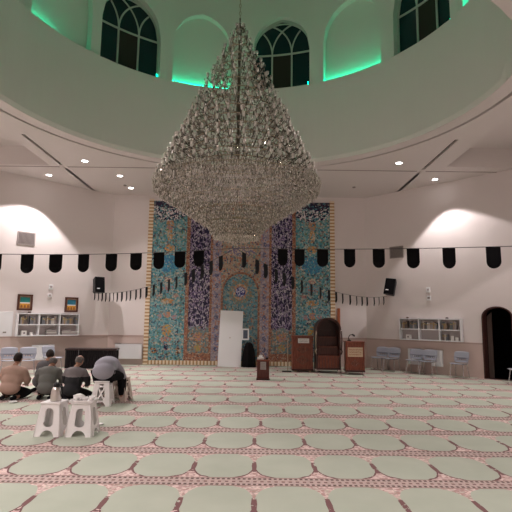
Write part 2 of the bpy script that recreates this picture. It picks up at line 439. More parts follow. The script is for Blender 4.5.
for nm, a, b in (('wall_side_right', (ER.x, YF), ER), ('wall_side_left', EL, (EL.x, YF)), ('wall_front', (EL.x, YF), (ER.x, YF))):
    w_, A_, d_, n_, L_ = wall(nm, a, b)
    dado(nm.replace('wall', 'baseboard'), A_, d_, n_, [(0, L_)])

# doorway: jamb lining, dark corridor behind, brown frame
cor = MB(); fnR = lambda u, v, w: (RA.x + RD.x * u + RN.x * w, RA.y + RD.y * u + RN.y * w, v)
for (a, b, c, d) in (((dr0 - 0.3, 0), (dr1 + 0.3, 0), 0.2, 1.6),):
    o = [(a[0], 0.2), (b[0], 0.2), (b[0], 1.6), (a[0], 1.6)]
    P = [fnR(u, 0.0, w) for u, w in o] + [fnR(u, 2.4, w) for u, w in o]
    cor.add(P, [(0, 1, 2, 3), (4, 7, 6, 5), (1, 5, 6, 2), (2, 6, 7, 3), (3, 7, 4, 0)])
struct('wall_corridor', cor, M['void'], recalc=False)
doorway = thing('door_1', None, None, onR((dr0 + dr1) / 2), 0); doorway['kind'] = 'structure'
def loc_to(parent_loc): 
    return lambda p: (p[0] - parent_loc[0], p[1] - parent_loc[1], p[2] - parent_loc[2])
dl_ = loc_to(onR((dr0 + dr1) / 2))
fr = MB(); fr.plate(arch(dr0 - 0.03, dr1 + 0.03, 0.0, 1.72, 0.30), [arch(dr0 + 0.012, dr1 - 0.012, -0.001 + 0.004, 1.72, 0.265)], 0.26, lambda u, v, w: dl_(fnR(u, v, w - 0.03)))
fr.build('door_frame', M['door_brown'], doorway)
lf = MB(); lf.plate([(dr1 - 0.02, 0.01), (dr1 - 0.15, 0.01), (dr1 - 0.15, 1.86), (dr1 - 0.02, 1.74)], [], 0.04, lambda u, v, w: dl_(fnR(u, v, w + 0.24)))
lf.build('door_leaf', mat('door_leaf_brown', (0.10, 0.07, 0.06), 0.5), doorway)

# ------------------------------------------------------------------ ceiling with round opening, coffers and slots
def opening(r, n=72):
    pts = []
    for k in range(n):
        a = 2 * PI * k / n; x = r * math.cos(a); y = r * math.sin(a)
        if y < 0: y *= 3.3 / 4.85
        pts.append((DC[0] + x, DC[1] + y))
    return pts
def circ(r, n=72): return [(DC[0] + r * math.cos(2 * PI * k / n), DC[1] + r * math.sin(2 * PI * k / n)) for k in range(n)]
def rect(x0, y0, x1, y1): return [(x0, y0), (x1, y0), (x1, y1), (x0, y1)]
XL, XR = XC - 5.17, XC + 5.17
slots = []
for xs in (XL, XR):
    slots += [rect(xs - 0.045, 10.75, xs + 0.045, 13.0), rect(xs - 0.045, 13.32, xs + 0.045, 16.1)]
CBK = 12.82
coff = [[(XR + 0.56, 3.2), (7.75, 3.2), (7.75, 12.1), (7.2, 12.74), (XR + 0.56, 12.74)],
        [(XL - 0.36, 3.2), (XL - 0.36, 13.03), (-8.0, 13.03), (-8.55, 12.5), (-8.55, 3.2)]]
FR_ = [rect(XC - 4.2, -3.2, XC + 4.2, 1.9)]
cl = MB(); fz = lambda z0: (lambda u, v, w: (u, v, z0 + w))
OUTB = [(EL.x - .1, YF - .1), (ER.x + .1, YF - .1), (ER.x + .1, ER.y), (CR.x, YB + .1), (CL.x, YB + .1), (EL.x - .1, EL.y)]
cl.plate(OUTB, [circ(5.235)] + slots + coff, 0.06, fz(H))
struct('ceiling', cl, M['ceiling'])
ring = MB(); ring.plate(circ(5.155), [opening(4.84)], 0.06, fz(H))
struct('ceiling_ring', ring, M['ceiling'])['kind'] = 'structure'
up = MB()   # backing above slots and the ring gap
for s_ in slots: up.plate([(p[0] + (0.02 if p[0] > (s_[0][0] + s_[1][0]) / 2 else -0.02), p[1]) for p in s_], [], 0.02, fz(H + 0.065))
up.plate(circ(5.30), [circ(5.10)], 0.02, fz(H + 0.065))
struct('ceiling_slots', up, M['slot'])
cf = MB()   # coffer tops and sides, with a stepped inner frame
for c_ in coff:
    cf.plate(c_, [], 0.04, fz(H + 0.55))
    n = len(c_)
    for i in range(n):
        a, b = c_[i], c_[(i + 1) % n]
        cf.add([(a[0], a[1], H + 0.06), (b[0], b[1], H + 0.06), (b[0], b[1], H + 0.55), (a[0], a[1], H + 0.55)], [(0, 1, 2, 3)])
struct('ceiling_coffers', cf, M['ceiling'], recalc=False)
sm = MB(); sm.box((XC, 13.17, H - 0.004), (2 * 5.05, 0.045, 0.008))
sm.box((XR + 1.15, 13.17, H - 0.004), (2.05, 0.045, 0.008)); sm.box((XL - 1.15, 13.17, H - 0.004), (2.05, 0.045, 0.008))
struct('trim_ceiling_seam', sm, M['seam'])

# ------------------------------------------------------------------ drum: band, arched bays, dome
ZL = 8.17; RB = 4.80; RU = 4.95; ZT = 11.9
bd = MB()
lo = opening(4.84, 144); n = len(lo)
vs = [(p[0], p[1], H) for p in lo] + [(DC[0] + RB * math.cos(2 * PI * k / n), DC[1] + RB * math.sin(2 * PI * k / n), H + 0.10 if math.sin(2 * PI * k / n) >= 0 else H + 0.3) for k in range(n)] \
   + [(DC[0] + RB * math.cos(2 * PI * k / n), DC[1] + RB * math.sin(2 * PI * k / n), ZL) for k in range(n)] + [(DC[0] + 5.2 * math.cos(2 * PI * k / n), DC[1] + 5.2 * math.sin(2 * PI * k / n), ZL) for k in range(n)]
fs = [(j * n + k, j * n + (k + 1) % n, (j + 1) * n + (k + 1) % n, (j + 1) * n + k) for j in range(3) for k in range(n)]
bd.add(vs, fs); struct('wall_drum_band', bd, M['drum'], smooth=False)
NB = 14; A0 = 12.1; STEP = 360.0 / NB; HW = R(9.8); SPR = 9.42; RISE = 1.08
def arch_z(t, spring=SPR, rise=RISE):
    t = min(1.0, abs(t)); return spring + rise * (0.86 * math.sqrt(max(0, 1 - t ** 2.3)) + 0.14 * (1 - t))
def cylp(a, z, r): return (DC[0] + r * math.sin(a), DC[1] + r * math.cos(a), z)
CEN = {0: 12.1, 1: 36.5, 2: 60.6, 3: 84.9, 4: 109.3, 13: -14.8, 12: -38.7, 11: -61.5, 10: -85.9}
for k in range(5): CEN[5 + k] = 109.3 + (274.1 - 109.3) / 6 * (k + 1)
for b in range(NB):
    ac = R(CEN[b]); is_win = (b % 2 == 0); K = 22            # neighbouring bays meet half way between their centres
    hl = R(((CEN[b] - CEN[(b - 1) % NB]) % 360) / 2); hr = R(((CEN[(b + 1) % NB] - CEN[b]) % 360) / 2)
    cols = [-hl, -HW - 0.0001] + [(-HW + 2 * HW * k / K) for k in range(K + 1)] + [HW + 0.0001, hr]
    mb = MB(); dep = 0.30 if is_win else 0.20; back = 'w' if is_win else 'n'
    for i in range(len(cols) - 1):
        a, c = cols[i], cols[i + 1]
        inside = (a + c) / 2 > -HW and (a + c) / 2 < HW
        z0a = arch_z(a / HW) if inside else ZL; z0c = arch_z(c / HW) if inside else ZL
        mb.add([cylp(ac + a, z0a, RU), cylp(ac + c, z0c, RU), cylp(ac + c, ZT, RU), cylp(ac + a, ZT, RU)], [(0, 1, 2, 3)])
        if inside:
            mb.add([cylp(ac + a, z0a, RU), cylp(ac + c, z0c, RU), cylp(ac + c, z0c, RU + dep), cylp(ac + a, z0a, RU + dep)], [(0, 1, 2, 3)])
            if not is_win:
                mb.add([cylp(ac + a, ZL, RU + dep), cylp(ac + c, ZL, RU + dep), cylp(ac + c, z0c, RU + dep), cylp(ac + a, z0a, RU + dep)], [(0, 1, 2, 3)])
            mb.add([cylp(ac + a, ZL + 0.01, RB), cylp(ac + c, ZL + 0.01, RB), cylp(ac + c, ZL + 0.01, RU + dep), cylp(ac + a, ZL + 0.01, RU + dep)], [(0, 1, 2, 3)])
    for s_ in (-1, 1):
        a = s_ * HW
        mb.add([cylp(ac + a, ZL, RU), cylp(ac + a, ZL, RU + dep), cylp(ac + a, arch_z(1), RU + dep), cylp(ac + a, arch_z(1), RU)], [(0, 1, 2, 3)])
    struct('wall_drum_bay', mb, M['drum'], recalc=False)
    lit = abs(((CEN[b] + 180) % 360) - 180) < 112
    if not is_win and lit:                                   # green led strip along the niche foot
        st = MB(); ra = RU + 0.10
        seg = 10; vv = []
        for k in range(seg + 1):
            a = ac - HW * 0.96 + 2 * HW * (0.46 if b == 11 else 0.96) * k / seg
            vv += [cylp(a, ZL + 0.015, ra), cylp(a, ZL + 0.015, ra + 0.04), cylp(a, ZL + 0.145, ra + 0.04), cylp(a, ZL + 0.145, ra)]
        st.add(vv, [(4 * k + i, 4 * k + (i + 1) % 4, 4 * k + 4 + (i + 1) % 4, 4 * k + 4 + i) for k in range(seg) for i in range(4)] + [(0, 1, 2, 3), (4 * seg, 4 * seg + 1, 4 * seg + 2, 4 * seg + 3)])
        o = st.build('led_strip', M['led'])
        side = None
        tag(o, 'glowing green light strip ' + {1: 'in the niche between middle window and doorway-side window', 13: 'in the niche half hidden by the chandelier', 11: 'in the cut-off niche beyond the picture-side window', 3: 'in the cut-off niche beyond the doorway-side window'}.get(b, 'in a dome niche over the viewer'), 'light strip', 'green light strips in the dome niches')
    if is_win:
        wn = thing('window_%d' % (b // 2 + 1), None, None, cylp(ac, ZL, RU + 0.2)); wn['kind'] = 'structure'
        L0 = wn.location.copy(); rw = RU + 0.20
        P = lambda x, z, r=rw: tuple(Vector(cylp(ac + x * HW, z, r)) - L0)
        f_ = MB(); r_ = 0.028
        f_.tube([P(-1, ZL)] + [P(-1, SPR)] + [P(-1 + 2 * k / 24, arch_z(-1 + 2 * k / 24) - 0.01) for k in range(25)] + [P(1, SPR), P(1, ZL)], 0.045, 6)
        TR = SPR - 0.02
        for x in (-1 / 3, 1 / 3): f_.tube([P(x, ZL), P(x, TR)], r_, 6)
        f_.tube([P(-1 + 2 * k / 12, TR) for k in range(13)], r_, 6)
        f_.tube([P(-1 + 2 * k / 12, ZL + 0.03) for k in range(13)], r_, 6)
        for s0 in (-1, -1 / 3, 1 / 3, 1):
            for dr in (-1, 1):
                if abs(s0 + dr * 0.1) > 1: continue
                pts = []
                for k in range(0, 17):
                    ph = PI / 2 * k / 16; x = s0 + dr * 1.0 * (1 - math.cos(ph)); z = TR + 0.98 * math.sin(ph)
                    if abs(x) > 1 or z > arch_z(x) - 0.01: break
                    pts.append(P(x, z))
                if len(pts) > 2: f_.tube(pts, r_ * 0.85, 6)
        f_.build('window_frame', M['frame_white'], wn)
        for (x0, x1, mk) in ((-1, -1 / 3, 'glass'), (-1 / 3, 1 / 3, 'curtain'), (1 / 3, 1, 'glass')):
            gp = MB(); KK = 8; rr = rw + 0.03
            for k in range(KK):
                a, c = lerp(x0, x1, k / KK), lerp(x0, x1, (k + 1) / KK)
                if mk == 'curtain':
                    gp.add([P(a, ZL, rr), P(c, ZL, rr), P(c, TR, rr), P(a, TR, rr)], [(0, 1, 2, 3)])
                else:
                    gp.add([P(a, ZL, rr), P(c, ZL, rr), P(c, arch_z(c), rr), P(a, arch_z(a), rr)], [(0, 1, 2, 3)])
            gp.build('window_pane' if mk == 'glass' else 'window_blind', M[mk], wn, recalc=False)
            if mk == 'curtain':
                gp = MB()
                for k in range(KK):
                    a, c = lerp(x0, x1, k / KK), lerp(x0, x1, (k + 1) / KK)
                    gp.add([P(a, TR, rr), P(c, TR, rr), P(c, arch_z(c), rr), P(a, arch_z(a), rr)], [(0, 1, 2, 3)])
                gp.build('window_pane', M['glass'], wn, recalc=False)
        if lit:   # small led at one jamb
            st = MB(); a = ac + HW * 0.93
            st.tube([cylp(a, ZL + 0.05, RU + 0.06), cylp(a, ZL + 0.2, RU + 0.06)], 0.012, 6)
            tag(st.build('led_lamp', M['led']), 'small green light at the foot of the ' + {0: 'middle window behind the chandelier', 12: 'window on the picture wall side', 2: 'window on the doorway side'}.get(b, 'dome window over the viewer'), 'light strip', 'green lamps at the window jambs')
dm = MB(); prof = [(RU, ZT)] + [(RU * math.cos(R(a)), ZT + 3.2 * math.sin(R(a))) for a in range(6, 91, 6)]
dm.lathe([(r, z) for r, z in prof], 56, (DC[0], DC[1], 0)); struct('ceiling_dome', dm, M['drum'], smooth=True)

# ------------------------------------------------------------------ downlights
DL = [(-4.79, 12.64, 'nearest the dome edge on the picture wall side'), (-4.20, 14.00, 'between the dome edge and small ceiling sensor, picture wall side'), (-4.22, 15.35, 'closest to the tiled wall'),
      (-6.38, 14.00, 'closest to the wall with the air vent and framed pictures'), (3.89, 12.48, 'nearest the dome edge on the arched doorway side'), (5.44, 13.96, 'closest to the wall with the arched doorway')]
HL = [(7.2, 9.2), (-8.0, 9.2), (6.6, 4.2), (-7.4, 4.2), (4.2, 1.6), (-4.8, 1.6), (2.0, -1.4), (-2.8, -1.4), (5.6, -1.6), (-6.2, -1.6)]
proto = None
def downlight(x, y, label, power, size, axis=(0, 0, -1), blend=0.10):
    global proto
    if proto is None:
        t = thing('ceiling_downlight', label, 'ceiling light', (x, y, H), 0, 'round downlights in the ceiling')
        a = MB(); a.lathe([(0.075, -0.002), (0.10, -0.012), (0.105, 0.0), (0.075, 0.0)], 20, close=True); a.build('trim_ring', M['white'], t, smooth=True)
        b = MB(); b.lathe([(0.0, -0.010), (0.05, -0.010), (0.078, -0.004)], 20); b.build('lens', M['lamp'], t)
        proto = t
    else: t = dup(proto, (x, y, H), label=label)
    l = bpy.data.lights.new('downlight_beam', 'SPOT'); l.energy = power; l.color = LIGHT_COL
    l.spot_size = size; l.spot_blend = blend; l.shadow_soft_size = 0.05
    o = bpy.data.objects.new('downlight_beam', l); COL.objects.link(o); o.location = (x, y, H - 0.03)
    o.rotation_euler = Vector(axis).to_track_quat('-Z', 'Y').to_euler()
for x, y, lb in DL:
    main_ = (x, y) in ((-6.38, 14.00), (5.44, 13.96))
    downlight(x, y, 'glowing round ceiling downlight ' + lb, DOWNLIGHT_POWER * (LEFT_BOOST if x < 0 else 1.0) * (1 if main_ else SIDE_LAMPS), R(118), (0.145, -0.415, -0.898) if x < 0 else (-0.232, -0.457, -0.859), 0.10 if main_ else 0.9)
for x, y in HL: downlight(x, y, 'round ceiling downlight over the near carpet, out of the photo', HALL_POWER * (1.65 if x < 0 else 0.82), R(112))
for i, (x, y, lb) in enumerate(((-4.32, 15.0, 'beside the downlights on the picture wall side'), (3.16, 14.89, 'alone above the pulpit side of the tiled wall'))):
    s_ = MB(); s_.lathe([(0.0, -0.035), (0.035, -0.035), (0.05, -0.02), (0.055, 0.0)], 14, (0, 0, 0))
    tag(s_.build('ceiling_sensor', M['vent'], loc=(x, y, H)), 'small grey round ceiling sensor ' + lb, 'sensor', 'ceiling sensors')

# ------------------------------------------------------------------ tiled mihrab wall
MX = -0.52
mih = thing('tiled_mihrab', 'tall wall facing of teal, navy and orange mosaic tiles with a pointed prayer niche', 'tiled wall', (MX, YB, 0))
ZB, ZTOP = 0.16, 5.74
def panel(name, m, x0, x1, z0, z1, proud, holes=(), label=None, outer=None):
    mb = MB(); mb.plate(outer or [(x0, z0), (x1, z0), (x1, z1), (x0, z1)], holes, proud, lambda u, v, w: (u, -w, v))
    o = mb.build(name, m, mih)
    if label: o['label'] = label
    return o
def cloud_top(x0, x1, z):
    pts = [(x1, z - 0.22)]
    for k in range(13):
        t = k / 12; pts.append((lerp(x1, x0, t), z - 0.20 + 0.14 * math.sin(PI * t) ** 0.6 ))
    return pts + [(x0, z - 0.22)]
panel('arabesque_panel', M['teal_a'], -3.10, -1.90, ZB, ZTOP - 0.06, 0.05, label='teal mosaic panel with a column of orange medallions')
panel('arabesque_panel', M['teal_b'], 1.90, 3.10, ZB, ZTOP - 0.06, 0.05, label='teal mosaic panel with a column of orange medallions')
for s_, k in ((-1, 'a'), (1, 'b')):
    x0, x1 = sorted((s_ * 1.06, s_ * 1.78))
    panel('script_panel', M['script_' + k], x0, x1, 0.42, ZTOP - 0.06, 0.05, label='navy mosaic column filled with pale script')
    for (a, b) in ((1.78, 1.90), (0.98, 1.06)):
        x0, x1 = sorted((s_ * a, s_ * b)); panel('orange_band', M['orange_band'], x0, x1, ZB, ZTOP - 0.06, 0.065)
    x0, x1 = sorted((s_ * 1.06, s_ * 1.78)); panel('orange_band', M['orange_band'], x0, x1, ZB, 0.42, 0.065)
    x0, x1 = sorted((s_ * 0.68, s_ * 0.98)); panel('rosette_band', M['lilac_' + k], x0, x1, ZB, ZTOP - 0.06, 0.055, label='lilac mosaic band with a row of blue rosettes')
    x0, x1 = sorted((s_ * 3.10, s_ * 3.26)); panel('brick_border', M['brick_v'], x0, x1, 0.0, ZTOP, 0.075, label='cream and ochre brick edging')
panel('brick_border', M['brick_h'], -3.10, 3.10, 0.02, ZB, 0.07, label='cream and ochre brick edging along the floor')
NZ, NR_ = 2.42, 0.70
arc_o = arch(-0.60, 0.60, ZB, NZ, NR_, 20)
arc_b = arch(-0.66, 0.66, ZB, NZ, NR_ + 0.07, 20)
panel('spandrel', M['spandrel'], 0, 0, 0, 0, 0.05, holes=[arch(-0.655, 0.655, ZB + 0.001, NZ, NR_ + 0.065, 20)], outer=[(-0.68, ZB), (0.68, ZB), (0.68, ZTOP - 0.06), (-0.68, ZTOP - 0.06)])
panel('arch_band', M['orange_band'], 0, 0, 0, 0, 0.07, holes=[arch(-0.60, 0.60, ZB + 0.001, NZ, NR_, 20)], outer=arc_b)
panel('niche', M['niche'], 0, 0, 0, 0, 0.02, outer=arc_o, label='arched teal niche with an orange sunburst around a blue medallion')
md = MB(); rr = 0.165
md.lathe([(0.0, 0.0), (rr, 0.0), (rr, 0.012), (0, 0.012)], 24); me_o = md.build('medallion', M['medal'] if 'medal' in M else mosaic('medal', [(0, (0.015, 0.02, 0.17))], 20, (), (-9, 9, (0.62, 0.62, 0.7), (0.4, 0.45, 0.6), (0.015, 0.02, 0.17))), mih)
me_o.rotation_euler = (R(90), 0, 0); me_o.location = (0, -0.022, 2.50); me_o['label'] = 'round blue medallion with white script'
st = MB(); st.box((2.86, YB - 0.035, 1.43), (0.09, 0.05, 1.10)); tag(st.build('trim_1', mat('terracotta', (0.42, 0.13, 0.06), 0.6)), kind='structure')
ps = MB(); ps.box((0, 0, 0), (0.02, 0.02, 0.02))

# ------------------------------------------------------------------ white panel, framed print and draped thing in the niche
mb = MB(); mb.box((0, 0, 0.93), (0.77, 0.045, 1.86))
wb = thing('leaning_board', 'tall plain white board leaning against the tiled niche', 'board', (-0.845, 15.93, 0.0))
o = mb.build('board', M['white'], wb, bevel=0.006); o.rotation_euler = (R(-6.5), R(1.6), 0)
mb = MB(); mb.tube([(-0.02, -0.03, 0.95), (-0.02, -0.045, 0.95)], 0.025, 10); o2 = mb.build('knob', M['steel'], o)
fp = thing('framed_print', 'small white framed print propped beside the leaning white board', 'picture', (-0.32, 15.98, 0.88))
mb = MB(); mb.plate([(-.12, 0), (.12, 0), (.12, .38), (-.12, .38)], [[(-.075, .05), (.075, .05), (.075, .33), (-.075, .33)]], 0.03, lambda u, v, w: (u, -w, v)); mb.build('frame', M['white'], fp)
mb = MB(); mb.plate([(-.08, .045), (.08, .045), (.08, .335), (-.08, .335)], [], 0.012, lambda u, v, w: (u, -w, v)); mb.build('print', mat('print_dark', (0.10, 0.12, 0.17), 0.5, noise=0.7, nscale=22), fp)
# black draped stand: folds around a low column
dr = MB(); nn = 40; vs = []; lv = [(0.0, 0.24), (0.25, 0.22), (0.5, 0.19), (0.66, 0.15), (0.76, 0.12), (0.80, 0.06)]
for i, (z, r) in enumerate(lv):
    for k in range(nn):
        a = 2 * PI * k / nn; q = r * (1 + (0.10 if i < 4 else 0.03) * math.sin(7 * a + i * 0.3))
        vs.append((q * 0.95 * math.cos(a), q * 0.6 * math.sin(a), z))
fs = [(i * nn + k, i * nn + (k + 1) % nn, (i + 1) * nn + (k + 1) % nn, (i + 1) * nn + k) for i in range(len(lv) - 1) for k in range(nn)] + [tuple((len(lv) - 1) * nn + k for k in range(nn))]
dr.add(vs, fs)
tag(dr.build('draped_stand', mat('dark_drape', (0.008, 0.007, 0.008), 0.9, spec=0.1), smooth=True, loc=(-0.20, 15.95, 0)), 'low stand under a dark cloth beside the leaning white board', 'stand')

# ------------------------------------------------------------------ wooden furniture
def text_lines(parent, name, c, w, h, rows, colr, seed, y):
    """squiggled lines of script on a plaque"""
    rnd = random.Random(seed); mb = MB()
    for r_i in range(rows):
        zc = c[1] + h * (0.5 - (r_i + 0.5) / rows); x = c[0] - w / 2
        while x < c[0] + w / 2 - 0.02:
            L = rnd.uniform(0.03, 0.07) * (w / 0.4)
            pts = [(x + L * t, y, zc + h / rows * 0.22 * math.sin(6 * t + rnd.uniform(0, 3))) for t in (0, .25, .5, .75, 1)]
            mb.tube(pts, h / rows * 0.07, 4); x += L * 1.25
    return mb.build(name, colr, parent)
M['ink_red'] = mat('red_ink', (0.35, 0.10, 0.06), 0.7)
M['ink_grey'] = mat('grey_ink', (0.25, 0.23, 0.23), 0.7)
M['cream'] = mat('cream_plaque', (0.62, 0.47, 0.33), 0.6)
# collection box
bx = thing('collection_box', 'small dark red-brown wooden box standing alone on the carpet before the niche', 'box', (0.225, 12.8, 0))
mb = MB(); mb.box((0, 0, 0.265), (0.32, 0.28, 0.45)); mb.build('body', M['wood_dark2'] if 'wood_dark2' in M else wood('red_brown_wood', (0.075, 0.016, 0.012), (0.13, 0.032, 0.022)), bx, bevel=0.008)
mb = MB(); mb.box((0, 0, 0.02), (0.35, 0.31, 0.04)); mb.build('plinth', M['wood_dark'], bx)
mb = MB(); mb.box((0, 0, 0.505), (0.35, 0.31, 0.03)); mb.build('lid', M['wood'], bx, bevel=0.006)
mb = MB(); mb.box((0.0, -0.145, 0.37), (0.15, 0.012, 0.20)); o = mb.build('notice', mat('notice_grey', (0.42, 0.38, 0.38), 0.6), bx); text_lines(o, 'notice_writing', (0, 0.37), 0.11, 0.16, 4, M['ink_grey'], 3, -0.153)
mb = MB(); mb.box((0, 0, 0.03), (0.17, 0.11, 0.06)); tb = thing('tissue_box', 'white tissue box lying on the small wooden collection box', 'tissue box', (0.16, 12.8, 0.52))
mb.build('carton', M['paper'], tb, bevel=0.004)
mb = MB(); mb.add([(-.04, 0, .058), (.04, 0, .058), (.055, .02, .11), (0, -.01, .125), (-.05, .01, .10)], [(0, 1, 2, 3, 4)]); mb.add([(-.03, .02, .058), (.03, -.02, .058), (.04, -.03, .10), (-.02, .03, .11)], [(0, 1, 2, 3)]); mb.build('tissue', M['paper'], tb)
tag(MB().box((0, 0, 0.025), (0.07, 0.12, 0.05)).build('dark_case', M['blackplastic'], loc=(0.325, 12.8, 0.52), bevel=0.006), 'small black case beside the tissue box on the collection box', 'case')

def podium(name, label, loc, rz, w, d, h, castors):
    t = thing(name, label, 'lectern', loc, rz)
    z0 = 0.09 if castors else 0.05
    mb = MB(); mb.box((0, 0, (z0 + h) / 2), (w, d, h - z0)); mb.build('body', M['wood'], t, bevel=0.01)
    mb = MB(); mb.box((0, -0.01, h + 0.012), (w + 0.06, d + 0.06, 0.035)); mb.build('top', M['wood'], t, bevel=0.008)
    mb = MB(); mb.box((0, -0.01, z0 + 0.02), (w + 0.05, d + 0.05, 0.05)); mb.build('plinth', M['wood_dark'], t, bevel=0.006)
    for s_ in (-1, 1):
        mb = MB(); mb.lathe([(0.028, z0 + .04), (0.032, 0.2), (0.022, 0.3), (0.03, h * 0.5), (0.022, h - .2), (0.032, h - .05), (0.03, h)], 10, (s_ * (w / 2 - 0.01), -d / 2, 0)); mb.build('corner_post', M['wood'], t, smooth=True)
    return t
pa = podium('wooden_lectern', 'reddish carved wooden lectern with a white card, between navy tiles and arched pulpit', (1.455, 14.85, 0), R(1), 0.60, 0.42, 1.06, False)
mb = MB(); mb.box((0.03, -0.222, 0.94), (0.34, 0.012, 0.14)); o = mb.build('name_card', M['paper'], pa); text_lines(o, 'card_writing', (0.03, 0.94), 0.28, 0.11, 2, M['ink_grey'], 5, -0.231)
def diamond_panel(parent, z, w, h, y, m, name='carved_panel'):
    mb = MB(); mb.plate([(-w / 2, z), (0, z - h / 2), (w / 2, z), (0, z + h / 2)], [[(-w * .3, z), (0, z - h * .3), (w * .3, z), (0, z + h * .3)]], 0.012, lambda u, v, q: (u, y - q, v))
    mb.ell((0, y - 0.01, z), (0.045, 0.012, 0.045)); mb.build(name, m, parent)
diamond_panel(pa, 0.68, 0.42, 0.26, -0.21, M['wood_carved']); diamond_panel(pa, 0.36, 0.42, 0.30, -0.21, M['wood_carved'])
for x in (-0.22, 0.22):
    mb = MB(); mb.box((x, 0, 0.028), (0.06, 0.44, 0.055)); mb.build('foot', M['brass'], pa)
# arched pulpit: hooded seat above steps, on castors
pu = thing('arched_pulpit', 'dark wooden pulpit with an arched hood over brown steps', 'pulpit', (2.215, 14.72, 0), R(1))
hw = 0.365
def archU(hw, z0, zs, rise, n=18): return arch(-hw, hw, z0, zs, rise, n)
mb = MB(); mb.plate(archU(hw, 0.10, 1.30, 0.34), [archU(hw - 0.045, 0.16, 1.30, 0.29)], 0.62, lambda u, v, w: (u, -0.31 + w, v)); mb.build('hood', M['wood_dark'], pu)
mb = MB(); mb.plate(archU(hw - 0.04, 0.12, 1.30, 0.295), [], 0.03, lambda u, v, w: (u, 0.27 + w, v)); mb.build('back_panel', M['wood_dark'], pu)
mb = MB(); mb.plate(archU(hw + 0.012, 1.28, 1.30, 0.352), [arch(-hw + 0.05, hw - 0.05, 1.2805, 1.30, 0.285, 18)], 0.04, lambda u, v, w: (u, -0.35 + w, v)); mb.build('arch_moulding', M['wood_dark'], pu)
for i, (z0, z1, y0) in enumerate(((0.12, 0.50, -0.30), (0.50, 0.76, -0.12), (0.76, 1.05, 0.06))):
    mb = MB(); mb.box((0, (y0 + 0.27) / 2, (z0 + z1) / 2), (2 * hw - 0.1, 0.27 - y0, z1 - z0)); o = mb.build('step', M['wood'] if i == 0 else M['wood_mid'] if 'wood_mid' in M else M.setdefault('wood_mid', wood('mid_wood', (0.055, 0.016, 0.011), (0.11, 0.034, 0.022))), pu)
    mb = MB(); mb.box((0, y0 + 0.0, z1 + 0.008), (2 * hw - 0.09, 0.05, 0.022)); mb.build('nosing', M['wood'], o)
mb = MB()
for k in range(7): mb.box((-0.28 + k * 0.0933, -0.305, 0.31), (0.012, 0.012, 0.32))
mb.build('panel_beading', M['wood_dark'], pu)
for s_ in (-1, 1):
    mb = MB(); mb.tube([(s_ * (hw + 0.02), -0.33, 0.72), (s_ * (hw + 0.03), -0.36, 1.0), (s_ * (hw + 0.02), -0.33, 1.25)], 0.018, 8); mb.tube([(s_ * (hw + .01), -.32, .72), (s_ * (hw + .035), -.345, .64), (s_ * (hw + .01), -.3, .56)], 0.022, 8); mb.build('hand_grip', M['brass'] if s_ < 0 else M['wood_dark'], pu, smooth=True)
for sx in (-1, 1):
    for sy in (-1, 1):
        mb = MB(); mb.tube([(sx * (hw + 0.0) - 0.015, sy * 0.26, 0.045), (sx * (hw + 0.0) + 0.015, sy * 0.26, 0.045)], 0.045, 14); o = mb.build('castor', M['steel'], pu)
        mb = MB(); mb.box((sx * hw, sy * 0.26, 0.10), (0.05, 0.05, 0.03)); mb.build('castor_plate', M['steel'], o)
# speech lectern with cream plaque
pb = podium('speech_lectern', 'reddish wooden lectern on castors with a cream plaque and a microphone', (2.955, 14.3, 0), R(-1), 0.51, 0.42, 0.94, True)
mb = MB(); mb.box((0, -0.222, 0.655), (0.44, 0.014, 0.27)); o = mb.build('plaque', M['cream'], pb); text_lines(o, 'plaque_writing', (0, 0.655), 0.36, 0.22, 3, M['ink_red'], 9, -0.232)
diamond_panel(pb, 0.33, 0.26, 0.22, -0.21, M['wood_carved'])
for sx in (-1, 1):
    for sy in (-1, 1):
        mb = MB(); mb.tube([(sx * 0.22 - 0.012, sy * 0.17, 0.038), (sx * 0.22 + 0.012, sy * 0.17, 0.038)], 0.038, 12); mb.box((sx * 0.22, sy * 0.17, 0.08), (0.06, 0.06, 0.02)); mb.build('castor', M['steel'], pb)
mc = thing('desk_microphone', 'black gooseneck microphone arched over the lectern with the cream plaque', 'microphone', (2.82, 14.30, 0.97))
mb = MB(); mb.lathe([(0.0, 0), (0.06, 0.0), (0.06, 0.02), (0.03, 0.03), (0, 0.03)], 16); mb.build('base', M['blackplastic'], mc, smooth=False)
mb = MB(); mb.tube([(0, 0, 0.02), (-0.02, 0, 0.10), (0.02, 0, 0.17), (0.10, 0, 0.19)], 0.012, 8); mb.build('neck', M['blackplastic'], mc, smooth=True)
mb = MB(); mb.tube([(0.09, 0, 0.19), (0.15, 0, 0.16), (0.16, 0, 0.13)], [0.024, 0.03, 0.018], 10); mb.build('head', M['blackplastic'], mc, smooth=True)
# thin stand at the foot of the right tiles
sd = thing('floor_stand', 'slim grey metal stand on a flat base beside the carved lectern with the white card', 'stand', (0.98, 14.7, 0))
mb = MB(); mb.box((0, 0, 0.012), (0.28, 0.22, 0.02)); mb.build('base', M['blackplastic'], sd); mb = MB(); mb.tube([(0.03, 0, 0.02), (0.03, 0, 1.02)], 0.012, 8); mb.build('pole', M['brass'], sd)

